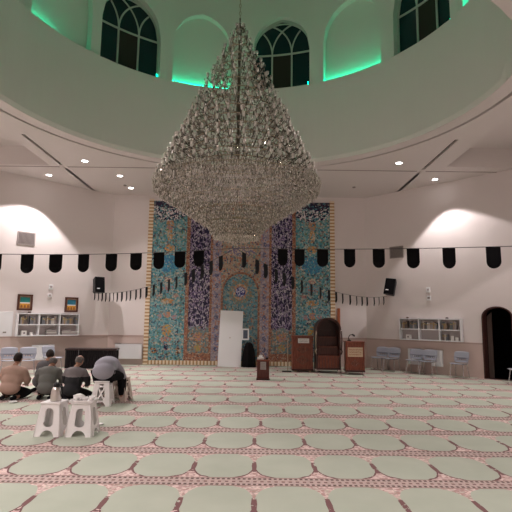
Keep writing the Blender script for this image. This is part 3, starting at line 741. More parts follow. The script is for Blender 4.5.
# ------------------------------------------------------------------ wall-mounted shelf units with books
def shelf_unit(name, label, wallfn, ang, p0, p1, z0, z1, bookinfo, extra):
    """p0..p1 along wall (distance), origin at wall surface, front faces the room; local x to the viewer's right"""
    c = wallfn((p0 + p1) / 2, 0.0, z0); w = abs(p1 - p0); h = z1 - z0; d = 0.175
    t = thing(name, label, 'shelf', c, ang)
    T = 0.028
    mb = MB()
    mb.box((0, -0.01, h / 2), (w, 0.012, h)); mb.build('back_panel', M['shelf_back'], t)
    for x in (-w / 2 + T / 2, w / 2 - T / 2): mb = MB(); mb.box((x, -d / 2, h / 2), (T, d, h)); mb.build('side_panel', M['white'], t)
    for x in (-w / 6, w / 6): mb = MB(); mb.box((x, -d / 2, h / 2), (T, d, h - 2 * T)); mb.build('divider', M['white'], t)
    for z in (T / 2, h / 2, h - T / 2): mb = MB(); mb.box((0, -d / 2 - 0.004, z), (w - 2 * T - .002, d, T)); mb.build('shelf_board', M['white'], t)
    Mx = Matrix.Translation(c) @ Matrix.Rotation(ang, 4, 'Z')
    return t, Mx, w, h, T
M['shelf_back'] = mat('shelf_back', (0.46, 0.41, 0.41), 0.7)
BOOKC = [(0.32, 0.25, 0.20), (0.48, 0.43, 0.38), (0.16, 0.13, 0.12), (0.36, 0.26, 0.16), (0.52, 0.49, 0.46), (0.35, 0.31, 0.30), (0.18, 0.19, 0.21)]
BNAME = ['brown', 'cream', 'blackish', 'tan', 'off-white', 'grey', 'slate']
BK = [mat('book_cloth_%d' % i, c, 0.7) for i, c in enumerate(BOOKC)]
bookp = {}
def book(loc, rz, i, hgt, label, group, cat='book'):
    key = i % len(BK)
    if key not in bookp:
        t = thing('book', label, cat, loc, rz, group)
        mb = MB(); mb.box((0, -0.075, 0.11), (0.038, 0.15, 0.22)); mb.build('cover', BK[key], t, bevel=0.003)
        mb = MB(); mb.box((0, -0.078, 0.2195), (0.030, 0.14, 0.003)); mb.build('pages', M['paper'], t)
        mb = MB(); mb.box((0, -0.151, 0.16), (0.030, 0.002, 0.03)); mb.build('spine_label', mat('gilt_%d' % key, (0.45, 0.33, 0.12), 0.5), t)
        bookp[key] = t; o = t
    else: o = dup(bookp[key], loc, rz, label, group); o.rotation_euler = (0, 0, rz)
    o.scale = (1, 1, hgt / 0.22); return o
cells = ['first', 'middle', 'last']
def fill_books(Mx, w, h, T, ang, counts, low, where, side):
    rnd = random.Random(len(where)); cw = w / 3; ix = 0
    names = ('corner-side cell', 'middle cell', 'doorway-side cell') if side == 'R' else ('outer cell', 'middle cell', 'corner-side cell')
    for c in range(3):
        x = -w / 2 + cw * c + T + 0.035
        for k in range(counts[c]):
            th = 0.046; x += th
            if x > -w / 2 + cw * (c + 1) - T - 0.02: break
            if rnd.random() < 0.12: x += 0.05; continue
            p = Mx @ Vector((x, -0.014, h / 2 + T / 2)); ix += 1
            ci = rnd.randrange(7); book(p, ang, ci, rnd.uniform(0.17, 0.25), '%s upright book in the upper %s of the %s' % (BNAME[ci], names[c], where), '%s books in the upper %s of the %s' % (BNAME[ci], names[c], where))
    for (c, x, n, kind) in low:
        if kind == 'book':
            for k in range(n):
                p = Mx @ Vector((-w / 2 + cw * c + x + k * 0.047, -0.014, T)); ci = (k * 2 + c) % 7; book(p, ang, ci, rnd.uniform(0.16, 0.22), '%s upright book in the lower %s of the %s' % (BNAME[ci], names[c], where), 'lower books in the %s' % where)
        elif kind == 'stack':
            for k in range(n):
                p = Mx @ Vector((-w / 2 + cw * c + x, -0.11, T + 0.001 + k * 0.052)); mb = MB(); mb.box((0, 0, 0.025), (0.30, 0.12, 0.048))
                tag(mb.build('folded_cloth', BK[4 if k % 2 else 5], loc=p, bevel=0.01), 'pale cloth, %s of the %s stack, lower %s, %s' % ('bottom' if k == 0 else 'top' if k == n - 1 else 'middle', 'wider' if x < .3 or c == 1 else 'corner-side', names[c], where), 'cloth').rotation_euler = (0, 0, ang)
        elif kind == 'box':
            p = Mx @ Vector((-w / 2 + cw * c + x, -0.10, T)); mb = MB(); mb.box((0, 0, 0.07), (0.15, 0.08, 0.14)); t = thing('white_box', 'small white box in the lower %s of the %s' % (names[c], where), 'box', p, ang)
            mb.build('carton', M['paper'], t, bevel=0.004); mb = MB(); mb.box((0, -0.042, 0.07), (0.05, 0.004, 0.05)); mb.build('print', M['ink_grey'], t)
        elif kind == 'roll':
            p = Mx @ Vector((-w / 2 + cw * c + x, -0.10, T)); mb = MB(); mb.lathe([(0.0, 0), (0.045, 0), (0.045, n * 0.01), (0.015, n * 0.01), (0, n * 0.01)], 14)
            tag(mb.build('paper_roll', M['paper'], loc=p), '%s white paper roll, lower %s of the %s' % ('taller' if n > 12 else 'low', names[c], where), 'paper roll')
angR = R(-45); angL = R(45)
pR = lambda x: (ER.x - x) * math.sqrt(2); pL = lambda x: (CL.x - x) * math.sqrt(2)
tR, MxR, wR, hR, TR_ = shelf_unit('wall_shelf', 'white wall shelf with books on the wall with the arched doorway', onR, angR, pR(4.74), pR(6.12), 0.99, 1.665, 0, 0)
fill_books(MxR, wR, hR, TR_, angR, (11, 11, 11), [(0, 0.28, 1, 'box'), (2, 0.12, 3, 'book'), (2, 0.36, 14, 'roll'), (2, 0.50, 10, 'roll')], 'doorway wall shelf', 'R')
tL, MxL, wL, hL, TL_ = shelf_unit('wall_shelf', 'white wall shelf with books below the two framed pictures', onL, angL, pL(-7.14), pL(-5.81), 0.985, 1.675, 0, 0)
fill_books(MxL, wL, hL, TL_, angL, (8, 9, 9), [(0, 0.22, 1, 'box'), (0, 0.44, 9, 'roll'), (1, 0.40, 3, 'stack'), (2, 0.25, 3, 'stack'), (2, 0.52, 2, 'stack')], 'picture wall shelf', 'L')
for (Mx, x, lb) in ((MxR, -0.72, 'nearest the room corner, shelf near the arched doorway'), (MxR, 0.55, 'nearest the arched doorway on the shelf unit'), (MxL, -0.60, 'on the shelf below the farther-out framed picture')):
    p = Mx @ Vector((x, -0.10, 0.69)); mb = MB(); mb.lathe([(0, 0), (0.045, 0), (0.05, 0.02), (0.03, 0.04), (0.0, 0.045)], 12)
    tag(mb.build('prayer_clay_dish', M['wood_dark'], loc=(p.x, p.y, p.z - (0.015 if Mx is MxR else 0.0))), 'tiny dark dish on top, ' + lb, 'dish')
# flat tall panel beside left shelf
mb = MB(); mb.box((0, -0.012, 0.36), (0.37, 0.02, 0.72)); wp = thing('wall_cabinet', 'flat white wall cabinet door beside the shelf below the framed pictures', 'cabinet', onL(pL(-7.33), 0.0, 0.985), angL)
mb.build('door', M['white'], wp, bevel=0.004); mb = MB(); mb.box((-0.02, -0.026, 0.12), (0.09, 0.008, 0.04)); mb.build('label_plate', M['vent'], wp)

# ------------------------------------------------------------------ framed pictures, vents, plates, speakers
def picture(label, p, z, w, h, seed):
    t = thing('framed_picture', label, 'picture', onL(p, 0.0, z), angL)
    f = 0.045; Y = lambda u, v, q: (u, -q, v)
    mb = MB(); mb.plate([(-w / 2, 0), (w / 2, 0), (w / 2, h), (-w / 2, h)], [[(-w / 2 + f, f), (w / 2 - f, f), (w / 2 - f, h - f), (-w / 2 + f, h - f)]], 0.05, Y); mb.build('frame', M['wood_dark3'], t)
    mb = MB(); mb.plate([(-w / 2 + .02, .02), (w / 2 - .02, .02), (w / 2 - .02, h - .02), (-w / 2 + .02, h - .02)], [], 0.02, Y); mb.build('mount', mat('mount_%d' % seed, (0.35, 0.22, 0.16), 0.6), t)
    iw = w - 2 * f - 0.06
    mb = MB(); mb.plate([(-iw / 2, h * .50), (iw / 2, h * .50), (iw / 2, h - f - .04), (-iw / 2, h - f - .04)], [], 0.026, Y); mb.build('sky_image', mat('sky_print_%d' % seed, ((0.03, 0.22, 0.20) if seed == 1 else (0.04, 0.20, 0.30)), 0.4, noise=0.2, nscale=9), t)
    mb = MB(); mb.plate([(-iw / 2, h * .50 - .03), (iw / 2, h * .50 - .03), (iw / 2, h * .50), (-iw / 2, h * .50)], [], 0.026, Y); mb.build('pale_strip', M['paper'], t)
    mb = MB()
    mb.plate([(-iw / 2, f + .03), (iw / 2, f + .03), (iw / 2, h * .50 - .03), (-iw / 2, h * .50 - .03)], [], 0.026, Y); mb.build('gold_image', mat('gold_print_%d' % seed, (0.62, 0.30, 0.05), 0.45, noise=0.5, nscale=18), t)
    mb = MB()
    for k in range(3):
        x = -iw / 3 + k * iw / 3; mb.plate(arch(x - iw * .10, x + iw * .10, f + .035, f + .09, 0.03, 6), [], 0.030, Y)
    mb.build('arch_image', mat('arch_print_%d' % seed, (0.30, 0.12, 0.04), 0.5), t)
    return t
M['wood_dark3'] = mat('frame_brown', (0.09, 0.035, 0.025), 0.4)
picture('brown framed picture in teal and gold, the one farther from the black loudspeaker', pL(-6.985), 1.755, 0.43, 0.48, 1)
picture('brown framed picture in blue and gold, the one nearer the black loudspeaker', pL(-5.97), 1.725, 0.42, 0.48, 2)
def vent(label, fn, ang, p, z, w, h):
    t = thing('air_vent', label, 'air vent', fn(p, 0, z), ang)
    Y = lambda u, v, q: (u, -q, v)
    mb = MB(); mb.plate([(-w / 2, 0), (w / 2, 0), (w / 2, h), (-w / 2, h)], [[(-w / 2 + .03, .03), (w / 2 - .03, .03), (w / 2 - .03, h - .03), (-w / 2 + .03, h - .03)]], 0.02, Y); mb.build('frame', M['vent'], t)
    mb = MB(); mb.plate([(-w / 2 + .02, .02), (w / 2 - .02, .02), (w / 2 - .02, h - .02), (-w / 2 + .02, h - .02)], [], 0.004, Y); mb.build('backing', M['slot'], t)
    mb = MB(); n = int(w / 0.035)
    for k in range(n): mb.box((-w / 2 + .035 + (w - .07) * k / (n - 1), -0.012, h / 2), (0.020, 0.012, h - .05))
    mb.build('slats', M['vent'], t)
vent('grey slatted air vent high above the framed pictures', onL, angL, pL(-7.055), 3.74, 0.52, 0.40)
vent('grey slatted air vent high above the loudspeaker on the doorway side', onR, angR, pR(4.66), 3.64, 0.49, 0.39)
def plate_thing(label, fn, ang, p, z, w, h, dark):
    t = thing('wall_switch', label, 'switch', fn(p, 0, z), ang)
    mb = MB(); mb.box((0, -0.014, h / 2), (w, 0.028, h)); mb.build('housing', M['white'], t, bevel=0.004)
    mb = MB(); mb.box((0, -0.031, h * .55), (w * .6, 0.006, h * .4)); mb.build('button', M['vent'] if not dark else M['shelf_back'], t)
plate_thing('small pale wall switch on the picture wall, upper of its pair', onL, angL, pL(-6.46), 2.42, 0.13, 0.16, 1)
plate_thing('small grey wall switch on the picture wall, lower of its pair', onL, angL, pL(-6.47), 2.19, 0.12, 0.10, 0)
plate_thing('small pale wall switch above the bookshelf near the doorway, upper of its pair', onR, angR, pR(5.40), 2.47, 0.12, 0.16, 1)
plate_thing('small grey wall switch above the bookshelf near the doorway, lower of its pair', onR, angR, pR(5.41), 2.22, 0.13, 0.15, 0)
def speaker(label, loc, rz, tilt, roll=0.0):
    t = thing('loudspeaker', label, 'loudspeaker', loc, rz)
    w, h, d = 0.34, 0.54, 0.30
    mb = MB(); fnn = lambda u, v, q: (u, q, v)
    mb.add([(-w / 2, -d, 0), (w / 2, -d, 0), (w / 2, -d, h), (-w / 2, -d, h), (-w * .36, 0, .03), (w * .36, 0, .03), (w * .36, 0, h - .03), (-w * .36, 0, h - .03)], [(0, 1, 2, 3), (4, 7, 6, 5), (0, 4, 5, 1), (3, 2, 6, 7), (0, 3, 7, 4), (1, 5, 6, 2)])
    o = mb.build('cabinet', M['blackplastic'], t, bevel=0.012); o.rotation_euler = (tilt, roll, 0); o.location = (0, -0.10, 0)
    mb = MB(); mb.box((0, -d - 0.006, h / 2), (w - .04, 0.012, h - .04)); mb.build('grille', M['black'], o)
    mb = MB(); mb.box((-0.06, -d - 0.016, 0.14), (0.09, 0.006, 0.03)); mb.build('badge', M['white'], o)
    mb = MB(); mb.tube([(0, 0.05, h * .5), (0, -0.14, h * .5)], 0.03, 10); mb.box((0, 0.03, h * .5), (0.12, 0.03, 0.2)); mb.build('bracket', M['blackplastic'], t)
speaker('black tilted loudspeaker on the wall beside the framed pictures', onL(pL(-5.42) , 0.06, 2.33), R(45) + R(-5), R(-9))
speaker('black tilted loudspeaker on the wall below the air vent, doorway side', onR(pR(4.52), 0.06, 2.36), R(-45) + R(14), R(-14), R(7))

# ------------------------------------------------------------------ radiators and black radiator bench
def radiator(label, loc, rz, w, h):
    t = thing('radiator', label, 'radiator', loc, rz)
    mb = MB(); mb.box((0, -0.06, h / 2), (w, 0.012, h)); mb.box((0, -0.125, h / 2), (w, 0.012, h))
    n = int(w / 0.055)
    for k in range(n): mb.box((-w / 2 + (k + .5) * w / n, -0.133, h / 2), (w / n * .5, 0.008, h - .05))
    mb.build('panel', M['white'], t)
    mb = MB(); mb.box((0, -0.092, h - 0.008), (w, 0.078, 0.016)); mb.build('top_grille', M['white'], t)
    for x in (-w / 2 + .1, w / 2 - .1): mb = MB(); mb.box((x, -0.03, h / 2), (0.04, 0.07, h * .7)); mb.build('bracket', M['white'], t)
radiator('long white radiator on the back wall beside the tiled wall', (-4.27, YB - 0.01, 0.20), 0, 0.90, 0.50)
radiator('white radiator under the bookshelf, behind the middle chairs on the doorway side', onR(pR(5.05), 0.012, 0.24), angR, 0.36, 0.48)
radiator('white radiator under the bookshelf, nearer the single chair on the doorway side', onR(pR(5.57), 0.012, 0.24), angR, 0.34, 0.48)
radiator('white radiator behind the grey chairs under the picture wall shelf', onL(pL(-6.56), 0.012, 0.26), angL, 0.66, 0.46)
bk = thing('pleated_bench', 'long low table under pleated black cloth in the corner behind the sitting men', 'table', (-5.07, 15.0, 0), R(6))
mb = MB(); nn = 130; per = []
bw, bdp = 1.48, 0.42
for k in range(nn):
    t = k / nn * (2 * (bw + bdp))
    if t < bw: p = (-bw / 2 + t, -bdp / 2, 0, -1)
    elif t < bw + bdp: p = (bw / 2, -bdp / 2 + t - bw, 1, 0)
    elif t < 2 * bw + bdp: p = (bw / 2 - (t - bw - bdp), bdp / 2, 0, 1)
    else: p = (-bw / 2, bdp / 2 - (t - 2 * bw - bdp), -1, 0)
    q = 0.03 * (k % 2); per.append((p[0] + p[2] * q, p[1] + p[3] * q))
mb.add([(x, y, 0.02) for x, y in per] + [(x, y, 0.55) for x, y in per], [(k, (k + 1) % nn, nn + (k + 1) % nn, nn + k) for k in range(nn)])
mb.build('skirt', mat('pleat_black', (0.012, 0.010, 0.012), 0.6), bk)
mb = MB(); mb.box((0, 0, 0.585), (bw + .07, bdp + .07, 0.06)); mb.build('top', mat('bench_top', (0.035, 0.022, 0.022), 0.35), bk, bevel=0.01)
mb = MB(); mb.box((-0.36, -0.25, 0.28), (0.02, 0.02, 0.6)); mb.build('post', mat('post_grey', (0.12, 0.11, 0.12), 0.5), bk)

# ------------------------------------------------------------------ plastic shell chairs
def make_chair(label, loc, rz, group=None):
    t = thing('shell_chair', label, 'chair', loc, rz, group)
    # seat shell, faces -y
    mb = MB(); nu, nv = 9, 7; g1 = []
    for j in range(nv):
        for i in range(nu):
            u = -1 + 2 * i / (nu - 1); v = -1 + 2 * j / (nv - 1)
            g1.append((u * 0.215, v * 0.205, 0.44 + 0.018 * u * u - 0.012 * v - (0.03 * max(0, -v - 0.6))))
    vs = g1 + [(x, y, z - 0.012) for x, y, z in g1]; N = nu * nv
    fs = [(j * nu + i, j * nu + i + 1, (j + 1) * nu + i + 1, (j + 1) * nu + i) for j in range(nv - 1) for i in range(nu - 1)]
    fs += [tuple(q + N for q in f[::-1]) for f in fs]
    rim = [i for i in range(nu)] + [j * nu + nu - 1 for j in range(1, nv)] + [(nv - 1) * nu + i for i in range(nu - 2, -1, -1)] + [j * nu for j in range(nv - 2, 0, -1)]
    fs += [(rim[k], rim[(k + 1) % len(rim)], rim[(k + 1) % len(rim)] + N, rim[k] + N) for k in range(len(rim))]
    mb.add(vs, fs); mb.build('seat', M['chair'], t, smooth=True)
    mb = MB(); ol = [(-.19, .47), (.19, .47), (.225, .62), (.215, .78)] + [(.215 * math.cos(PI * k / 8) ** 1 if 0 else .215 * (1 - .12 * math.sin(PI * k / 8)) * math.cos(PI * k / 8), .78 + .035 * math.sin(PI * k / 8)) for k in range(1, 8)] + [(-.215, .78), (-.225, .62)]
    holes = [[(x - .020, z - .022), (x + .020, z - .022), (x + .016, z + .022), (x - .016, z + .022)] for x, z in ((-.10, .565), (-.035, .56), (.035, .56), (.10, .565))]
    mb.plate(ol, holes, 0.012, lambda u, v, w: (u, 0.20 + (v - .47) * 0.22 + 0.35 * 0 - 0.10 * (u / .225) ** 2 * .35 + w, v)); mb.build('backrest', M['chair'], t)
    for s_ in (-1, 1):
        mb = MB(); mb.tube([(s_ * .20, -0.20, 0.0), (s_ * .17, -0.14, 0.425)], 0.011, 8); mb.build('leg', M['chrome'], t)
        mb = MB(); mb.tube([(s_ * .20, 0.24, 0.0), (s_ * .17, 0.14, 0.425)], 0.011, 8); mb.build('leg', M['chrome'], t)
    mb = MB()
    for s_ in (-1, 1): mb.tube([(s_ * .17, -0.16, 0.42), (s_ * .17, 0.18, 0.42), (s_ * .16, 0.225, 0.52)], 0.010, 6)
    mb.tube([(-.17, 0.0, 0.418), (.17, 0.0, 0.418)], 0.010, 6)
    mb.build('frame', M['chrome'], t); t.scale = (0.96, 0.96, 0.90); return t
ch = make_chair('grey plastic chair in the room corner, first of the row toward the doorway', onR(pR(4.30), 0.38, 0), angR)
def chR(x, off, dr, label): p = onR(pR(x), off, 0); return dup(ch, p, angR + R(dr), label)
chR(4.61, 0.40, 2, 'grey plastic chair second from the room corner, on the doorway side')
chR(5.16, 0.40, 6, 'grey plastic chair before the first white radiator, cornerward of its close pair')
chR(5.47, 0.42, 4, 'grey plastic chair between the two white radiators on the doorway side')
chR(6.12, 0.42, 0, 'lone grey plastic chair between the second radiator and arched doorway')
dup(ch, (6.72, 12.2, 0), R(-70), 'grey plastic chair cut off by the photo edge in front of the dark doorway')
dup(ch, (-6.64, 13.00, 0), R(30), 'grey plastic chair behind the man in beige, farther from the black table')
dup(ch, (-6.20, 13.12, 0), R(24), 'grey plastic chair behind the man in beige, nearer the black table')
dup(ch, (-5.86, 13.95, 0), R(62), 'grey plastic chair turned sideways at the end of the black pleated table')

# ------------------------------------------------------------------ strings of black pennants
def flag_mesh():
    mb = MB(); w, h = 0.085, 0.27
    pts = [(w, 0), (w, -h + w)] + [(w * math.cos(a), -h + w - w * math.sin(a)) for a in [PI * k / 10 for k in range(1, 10)]] + [(-w, -h + w), (-w, 0)]
    mb.plate(pts, [], 0.006, lambda u, v, q: (u, q + 0.012 * math.sin(v * 14) * 1.0, v))
    return mb
SC = Vector((-0.35, 8.05, 2.80))
def strand(sname, label, E, ts, sag, group, flabel, proto_f, width=1.0, twist=None):
    E = Vector(E)
    def P(t): q = SC.lerp(E, t); q.z -= sag * 4 * t * (1 - t); return q
    mb = MB(); mb.tube([P(k / 40) for k in range(41)], 0.005, 5)
    tag(mb.build('pennant_string', M['string']), label, 'string', None)
    d = E - SC; ang = math.atan2(d.y, d.x)
    rnd = random.Random(int(abs(E.x * 100)))
    for t, lb in zip(ts, flabel):
        a = ang + (twist if twist is not None else 0) + rnd.uniform(-0.10, 0.10)
        o = dup(proto_f, P(t), a, lb, group) if proto_f.get('used') else proto_f
        if not proto_f.get('used'):
            proto_f['used'] = 1; o.location = P(t); o.rotation_euler = (0, 0, a); tag(o, lb, None, group)
        o.scale.x = width * rnd.uniform(0.94, 1.05)
fl0 = flag_mesh().build('black_pennant', M['black']); fl0['category'] = 'pennant'
def labs(n, f): return [f(i) for i in range(n)]
tsl = [0.39, 0.347, 0.307, 0.266, 0.223, 0.183, 0.144, 0.107, 0.072]
lab = ['large black pennant cut off by the photo edge, left of the air vent', 'large black pennant hanging below the air vent on the picture wall side', 'large black pennant over the wall between the vent and loudspeaker, above the shelf', 'large black pennant just above the loudspeaker on the picture wall side', 'large black pennant over the room corner on the picture wall side', 'large black pennant beside the brick edge of the tiles, picture wall side', 'large black pennant over the teal tiles, nearer the brick edge, picture wall side', 'large black pennant over the teal tiles, nearer the navy column, picture wall side', 'large black pennant over the navy tile column, picture wall side']
strand('s', 'thin string of large pennants from the chandelier toward the picture wall side', (-8.66, 3.92, 2.55), tsl, 0.28, 'large black pennants', lab, fl0, 1.0, R(-18))
tsr = [0.095, 0.126, 0.166, 0.21, 0.254, 0.302, 0.348, 0.4]
lab = ['large black pennant over the navy tile column, pulpit side', 'large black pennant over the teal tiles, nearer the navy column, pulpit side', 'large black pennant over the teal tiles, nearer the brick edge, pulpit side', 'large black pennant over the plain back wall, pulpit side', 'large black pennant between the corner and air vent, doorway side', 'large black pennant beside the air vent, over the wall toward the doorway', 'large black pennant above the bookshelf, second from the doorway side edge', 'large black pennant high above the arched doorway']
strand('s', 'thin string of large pennants from the chandelier toward the doorway side', (7.86, 2.33, 2.45), tsr, 0.15, 'large black pennants', lab, fl0, 0.98, R(22))
tfl = [0.959, 0.91, 0.865, 0.823, 0.78, 0.74, 0.701, 0.657, 0.614, 0.58, 0.534, 0.498, 0.454, 0.403, 0.354, 0.307, 0.264, 0.214, 0.176, 0.135, 0.096, 0.056]
def lfl(i): return 'small edge-on black pennant ' + ('over the plain wall beside the picture-side loudspeaker' if i < 13 else 'across the teal tiles on the picture wall side' if i < 18 else 'across the navy and lilac tiles, picture wall side')
strand('s', 'thin string of small pennants from the chandelier to the loudspeaker by the pictures', (-5.45, 15.72, 2.42), tfl, 0.3, 'small pennants toward the picture wall loudspeaker', labs(len(tfl), lfl), fl0, 0.85, R(-5))
tfr = [0.03, 0.08, 0.115, 0.161, 0.199, 0.241, 0.289, 0.344, 0.4, 0.457, 0.508, 0.558, 0.619, 0.676, 0.727, 0.777, 0.851, 0.907, 0.964]
def lfr(i): return 'small edge-on black pennant ' + ('across the niche and navy tiles, pulpit side' if i < 6 else 'across the teal tiles above the pulpit' if i < 9 else 'over the plain wall by the doorway-side loudspeaker')
strand('s', 'thin string of small pennants from the chandelier to the loudspeaker below the vent', (4.35, 15.66, 2.38), tfr, 0.3, 'small pennants toward the doorway side loudspeaker', labs(len(tfr), lfr), fl0, 0.85, R(6))
del fl0['used']

# ------------------------------------------------------------------ chandelier
def crystal_mat(name, c, tr, rough=0.12):
    g = G(name); n = g.n; n.remove(g.b)
    gl = g.node('ShaderNodeBsdfGlossy'); gl.inputs['Color'].default_value = (0.85, 0.83, 0.78, 1); gl.inputs['Roughness'].default_value = rough
    df = g.node('ShaderNodeBsdfDiffuse'); df.inputs['Color'].default_value = (*c, 1)
    tp = g.node('ShaderNodeBsdfTransparent'); tp.inputs['Color'].default_value = (0.93, 0.92, 0.88, 1)
    m1 = g.node('ShaderNodeMixShader'); m1.inputs[0].default_value = 0.5; g.t.links.new(df.outputs[0], m1.inputs[1]); g.t.links.new(gl.outputs[0], m1.inputs[2])
    m2 = g.node('ShaderNodeMixShader'); m2.inputs[0].default_value = tr; g.t.links.new(m1.outputs[0], m2.inputs[1]); g.t.links.new(tp.outputs[0], m2.inputs[2])
    g.t.links.new(m2.outputs[0], g.out.inputs[0]); return g.mat
M['crystal'] = crystal_mat('crystal', (0.47, 0.43, 0.34), 0.28)
M['crystal_dark'] = crystal_mat('crystal_smoky', (0.14, 0.115, 0.09), 0.15)
M['cup'] = crystal_mat('frosted_cup', (0.62, 0.62, 0.58), 0.22, 0.25)
M['armglass'] = mat('smoky_arm_glass', (0.10, 0.09, 0.075), 0.25, metal=0.4, spec=0.5)
CX, CY = -0.35, 8.10
chd = thing('chandelier', 'huge cone-shaped crystal chandelier hanging by a chain from the dome', 'chandelier', (CX, CY, 2.83))
Z = lambda z: z - 2.83
mb = MB(); z = 7.10; k = 0
while z < 15.0:
    pts = [(0.016 * math.cos(a) * (1 if k % 2 else 0), 0.016 * math.cos(a) * (0 if k % 2 else 1), Z(z) + 0.045 + 0.045 * math.sin(a)) for a in [2 * PI * i / 8 for i in range(9)]]
    mb.tube(pts, 0.006, 4, cap=False); z += 0.078; k += 1
mb.build('chain', M['brass'], chd)
mb = MB(); mb.lathe([(r_s * 0.55, z_s) for r_s, z_s in [(0.0, Z(7.15)), (0.03, Z(7.12)), (0.02, Z(7.05)), (0.07, Z(6.98)), (0.09, Z(6.93)), (0.03, Z(6.86)), (0.05, Z(6.70)), (0.03, Z(6.5)), (0.07, Z(6.35)), (0.035, Z(6.2)), (0.06, Z(5.9)), (0.035, Z(5.6)), (0.08, Z(5.3)), (0.04, Z(5.0)), (0.09, Z(4.6)), (0.05, Z(4.4)), (0.0, Z(4.3))]], 12)
mb.build('stem', mat('dark_stem', (0.12, 0.10, 0.08), 0.5, metal=0.6), chd, smooth=True)
def rad(z):   # outer profile
    P = [(3.86, 1.45), (4.10, 1.40), (4.58, 1.18), (5.2, 0.88), (5.9, 0.585), (6.49, 0.30), (6.8, 0.15), (7.0, 0.05)]
    for (a, ra), (b, rb) in zip(P, P[1:]):
        if a <= z <= b: return lerp(ra, rb, (z - a) / (b - a))
    return 0.06 if z > 7 else 1.45
rnd = random.Random(5)
arms = []; cups = []; beads = MB(); beads_d = MB()
def bead(mbx, x, y, z, r, h):
    n = 4; a0 = rnd.uniform(0, PI)
    vs = [(x, y, z), (x, y, z - h)] + [(x + r * math.cos(a0 + 2 * PI * i / n), y + r * math.sin(a0 + 2 * PI * i / n), z - h * 0.4) for i in range(n)]
    mbx.add(vs, [(0, 2 + i, 2 + (i + 1) % n) for i in range(n)] + [(1, 2 + (i + 1) % n, 2 + i) for i in range(n)])
# tiers of arms with tulip cups
z = 6.92; tier = 0
while z > 3.95:
    r = rad(z); n = max(6, int(2 * PI * r / 0.205)); off = (tier % 2) * 0.5
    rg = MB(); ri = max(0.05, r * 0.72); pts = [(ri * math.cos(2 * PI * k / 32), ri * math.sin(2 * PI * k / 32), Z(z) - 0.05) for k in range(33)]
    rg.tube(pts, 0.010, 5, cap=False); rg.build('tier_ring', M['brass'], chd)
    for k in range(n):
        a = 2 * PI * (k + off) / n + rnd.uniform(-.03, .03)
        zz_ = z + rnd.uniform(-.025, .025); rx = r - 0.03 + rnd.uniform(-.03, .02); arms.append((a, ri, rx, zz_)); cups.append((a, rx, zz_))
        for j in range(7):     # dangling drops
            rr_ = r + rnd.uniform(-0.16, 0.03); aa = a + rnd.uniform(-.5, .5) * 2 * PI / n
            zz = z + rnd.uniform(-0.16, 0.06)
            bead(beads if rnd.random() < .38 else beads_d, rr_ * math.cos(aa), rr_ * math.sin(aa), Z(zz), rnd.uniform(.009, .016), rnd.uniform(.03, .07))
        if r > 0.5:            # inner layer keeps the body dense
            for j in range(3):
                rr_ = r * rnd.uniform(0.45, 0.9); aa = rnd.uniform(0, 2 * PI); zz = z + rnd.uniform(-.12, .12)
                bead(beads_d, rr_ * math.cos(aa), rr_ * math.sin(aa), Z(zz), rnd.uniform(.012, .02), rnd.uniform(.05, .1))
    z -= 0.19 if z > 5.2 else 0.165; tier += 1
def arm_geo(mb, a, r0, r1, z):
    c, s_ = math.cos(a), math.sin(a); d = r1 - r0
    pts = [(r0, z - .05), (r0 + d * .3, z - .10), (r0 + d * .65, z - .085), (r1, z - .02), (r1, z + .01)]
    mb.tube([(p[0] * c, p[0] * s_, Z(p[1])) for p in pts], 0.0075, 4, cap=False)
    # small upward scroll at the tip
    pts = [(r1 + .02 * math.cos(t), z - .03 + .028 * math.sin(t)) for t in [PI * i / 4 - 1.5 for i in range(7)]]
    mb.tube([(p[0] * c, p[0] * s_, Z(p[1])) for p in pts], 0.005, 3, cap=False)
CUPP = [(0.0, 0.0), (0.014, 0.004), (0.008, 0.010), (0.022, 0.022), (0.029, 0.042), (0.024, 0.062), (0.030, 0.074)]
arms.sort(key=lambda q: math.sin(q[0]) * q[2]); cups.sort(key=lambda q: math.sin(q[0]) * q[1])
am = MB(); ap = None
for i, q in enumerate(arms):
    if i < 100:
        m_ = MB(); arm_geo(m_, *q); m_.build('arm', M['armglass'], chd)
    else: arm_geo(am, *q)
o = am.build('arm', M['armglass'], chd); o['kind'] = 'stuff'
cup0 = None; cm = MB()
for i, (a, r, z) in enumerate(cups):
    p = (r * math.cos(a), r * math.sin(a), Z(z) + 0.005); sc = 1.0 + 0.1 * rnd.random()
    if i < 100:
        if cup0 is None:
            m_ = MB(); m_.lathe(CUPP, 10); cup0 = m_.build('glass_cup', M['cup'], chd, smooth=True); cup0.location = p
        else:
            c_ = cup0.copy(); COL.objects.link(c_); c_.parent = chd; c_.location = p; c_.scale = (sc, sc, sc)
    else: cm.lathe(CUPP, 8, p)
o = cm.build('glass_cup', M['cup'], chd, smooth=True); o['kind'] = 'stuff'
# lower body: closely hung rows of drops, bowl shaped
LP = [(3.96, 1.46), (3.80, 1.43), (3.62, 1.16), (3.45, 0.88), (3.31, 0.67), (3.18, 0.49), (3.06, 0.42), (2.99, 0.38)]
def lrad(z):
    for (a, ra), (b, rb) in zip(LP, LP[1:]):
        if b <= z <= a: return lerp(ra, rb, (a - z) / (a - b))
    return 0.4
z = 3.96; row = 0
while z > 2.99:
    r = lrad(z); n = int(2 * PI * r / 0.036)
    for k in range(n):
        a = 2 * PI * (k + .5 * (row % 2)) / n
        for lay, dr in enumerate((0.0, -0.05, -0.12)):
            rr_ = r + dr + rnd.uniform(-.015, .015)
            if rr_ < 0.03 or (lay == 2 and k % 2): continue
            bead(beads if rnd.random() < (0.66 if lay == 0 else 0.3) else beads_d, rr_ * math.cos(a), rr_ * math.sin(a), Z(z) + rnd.uniform(-.012, .012), rnd.uniform(.010, .015), rnd.uniform(.05, .08))
    z -= 0.052; row += 1
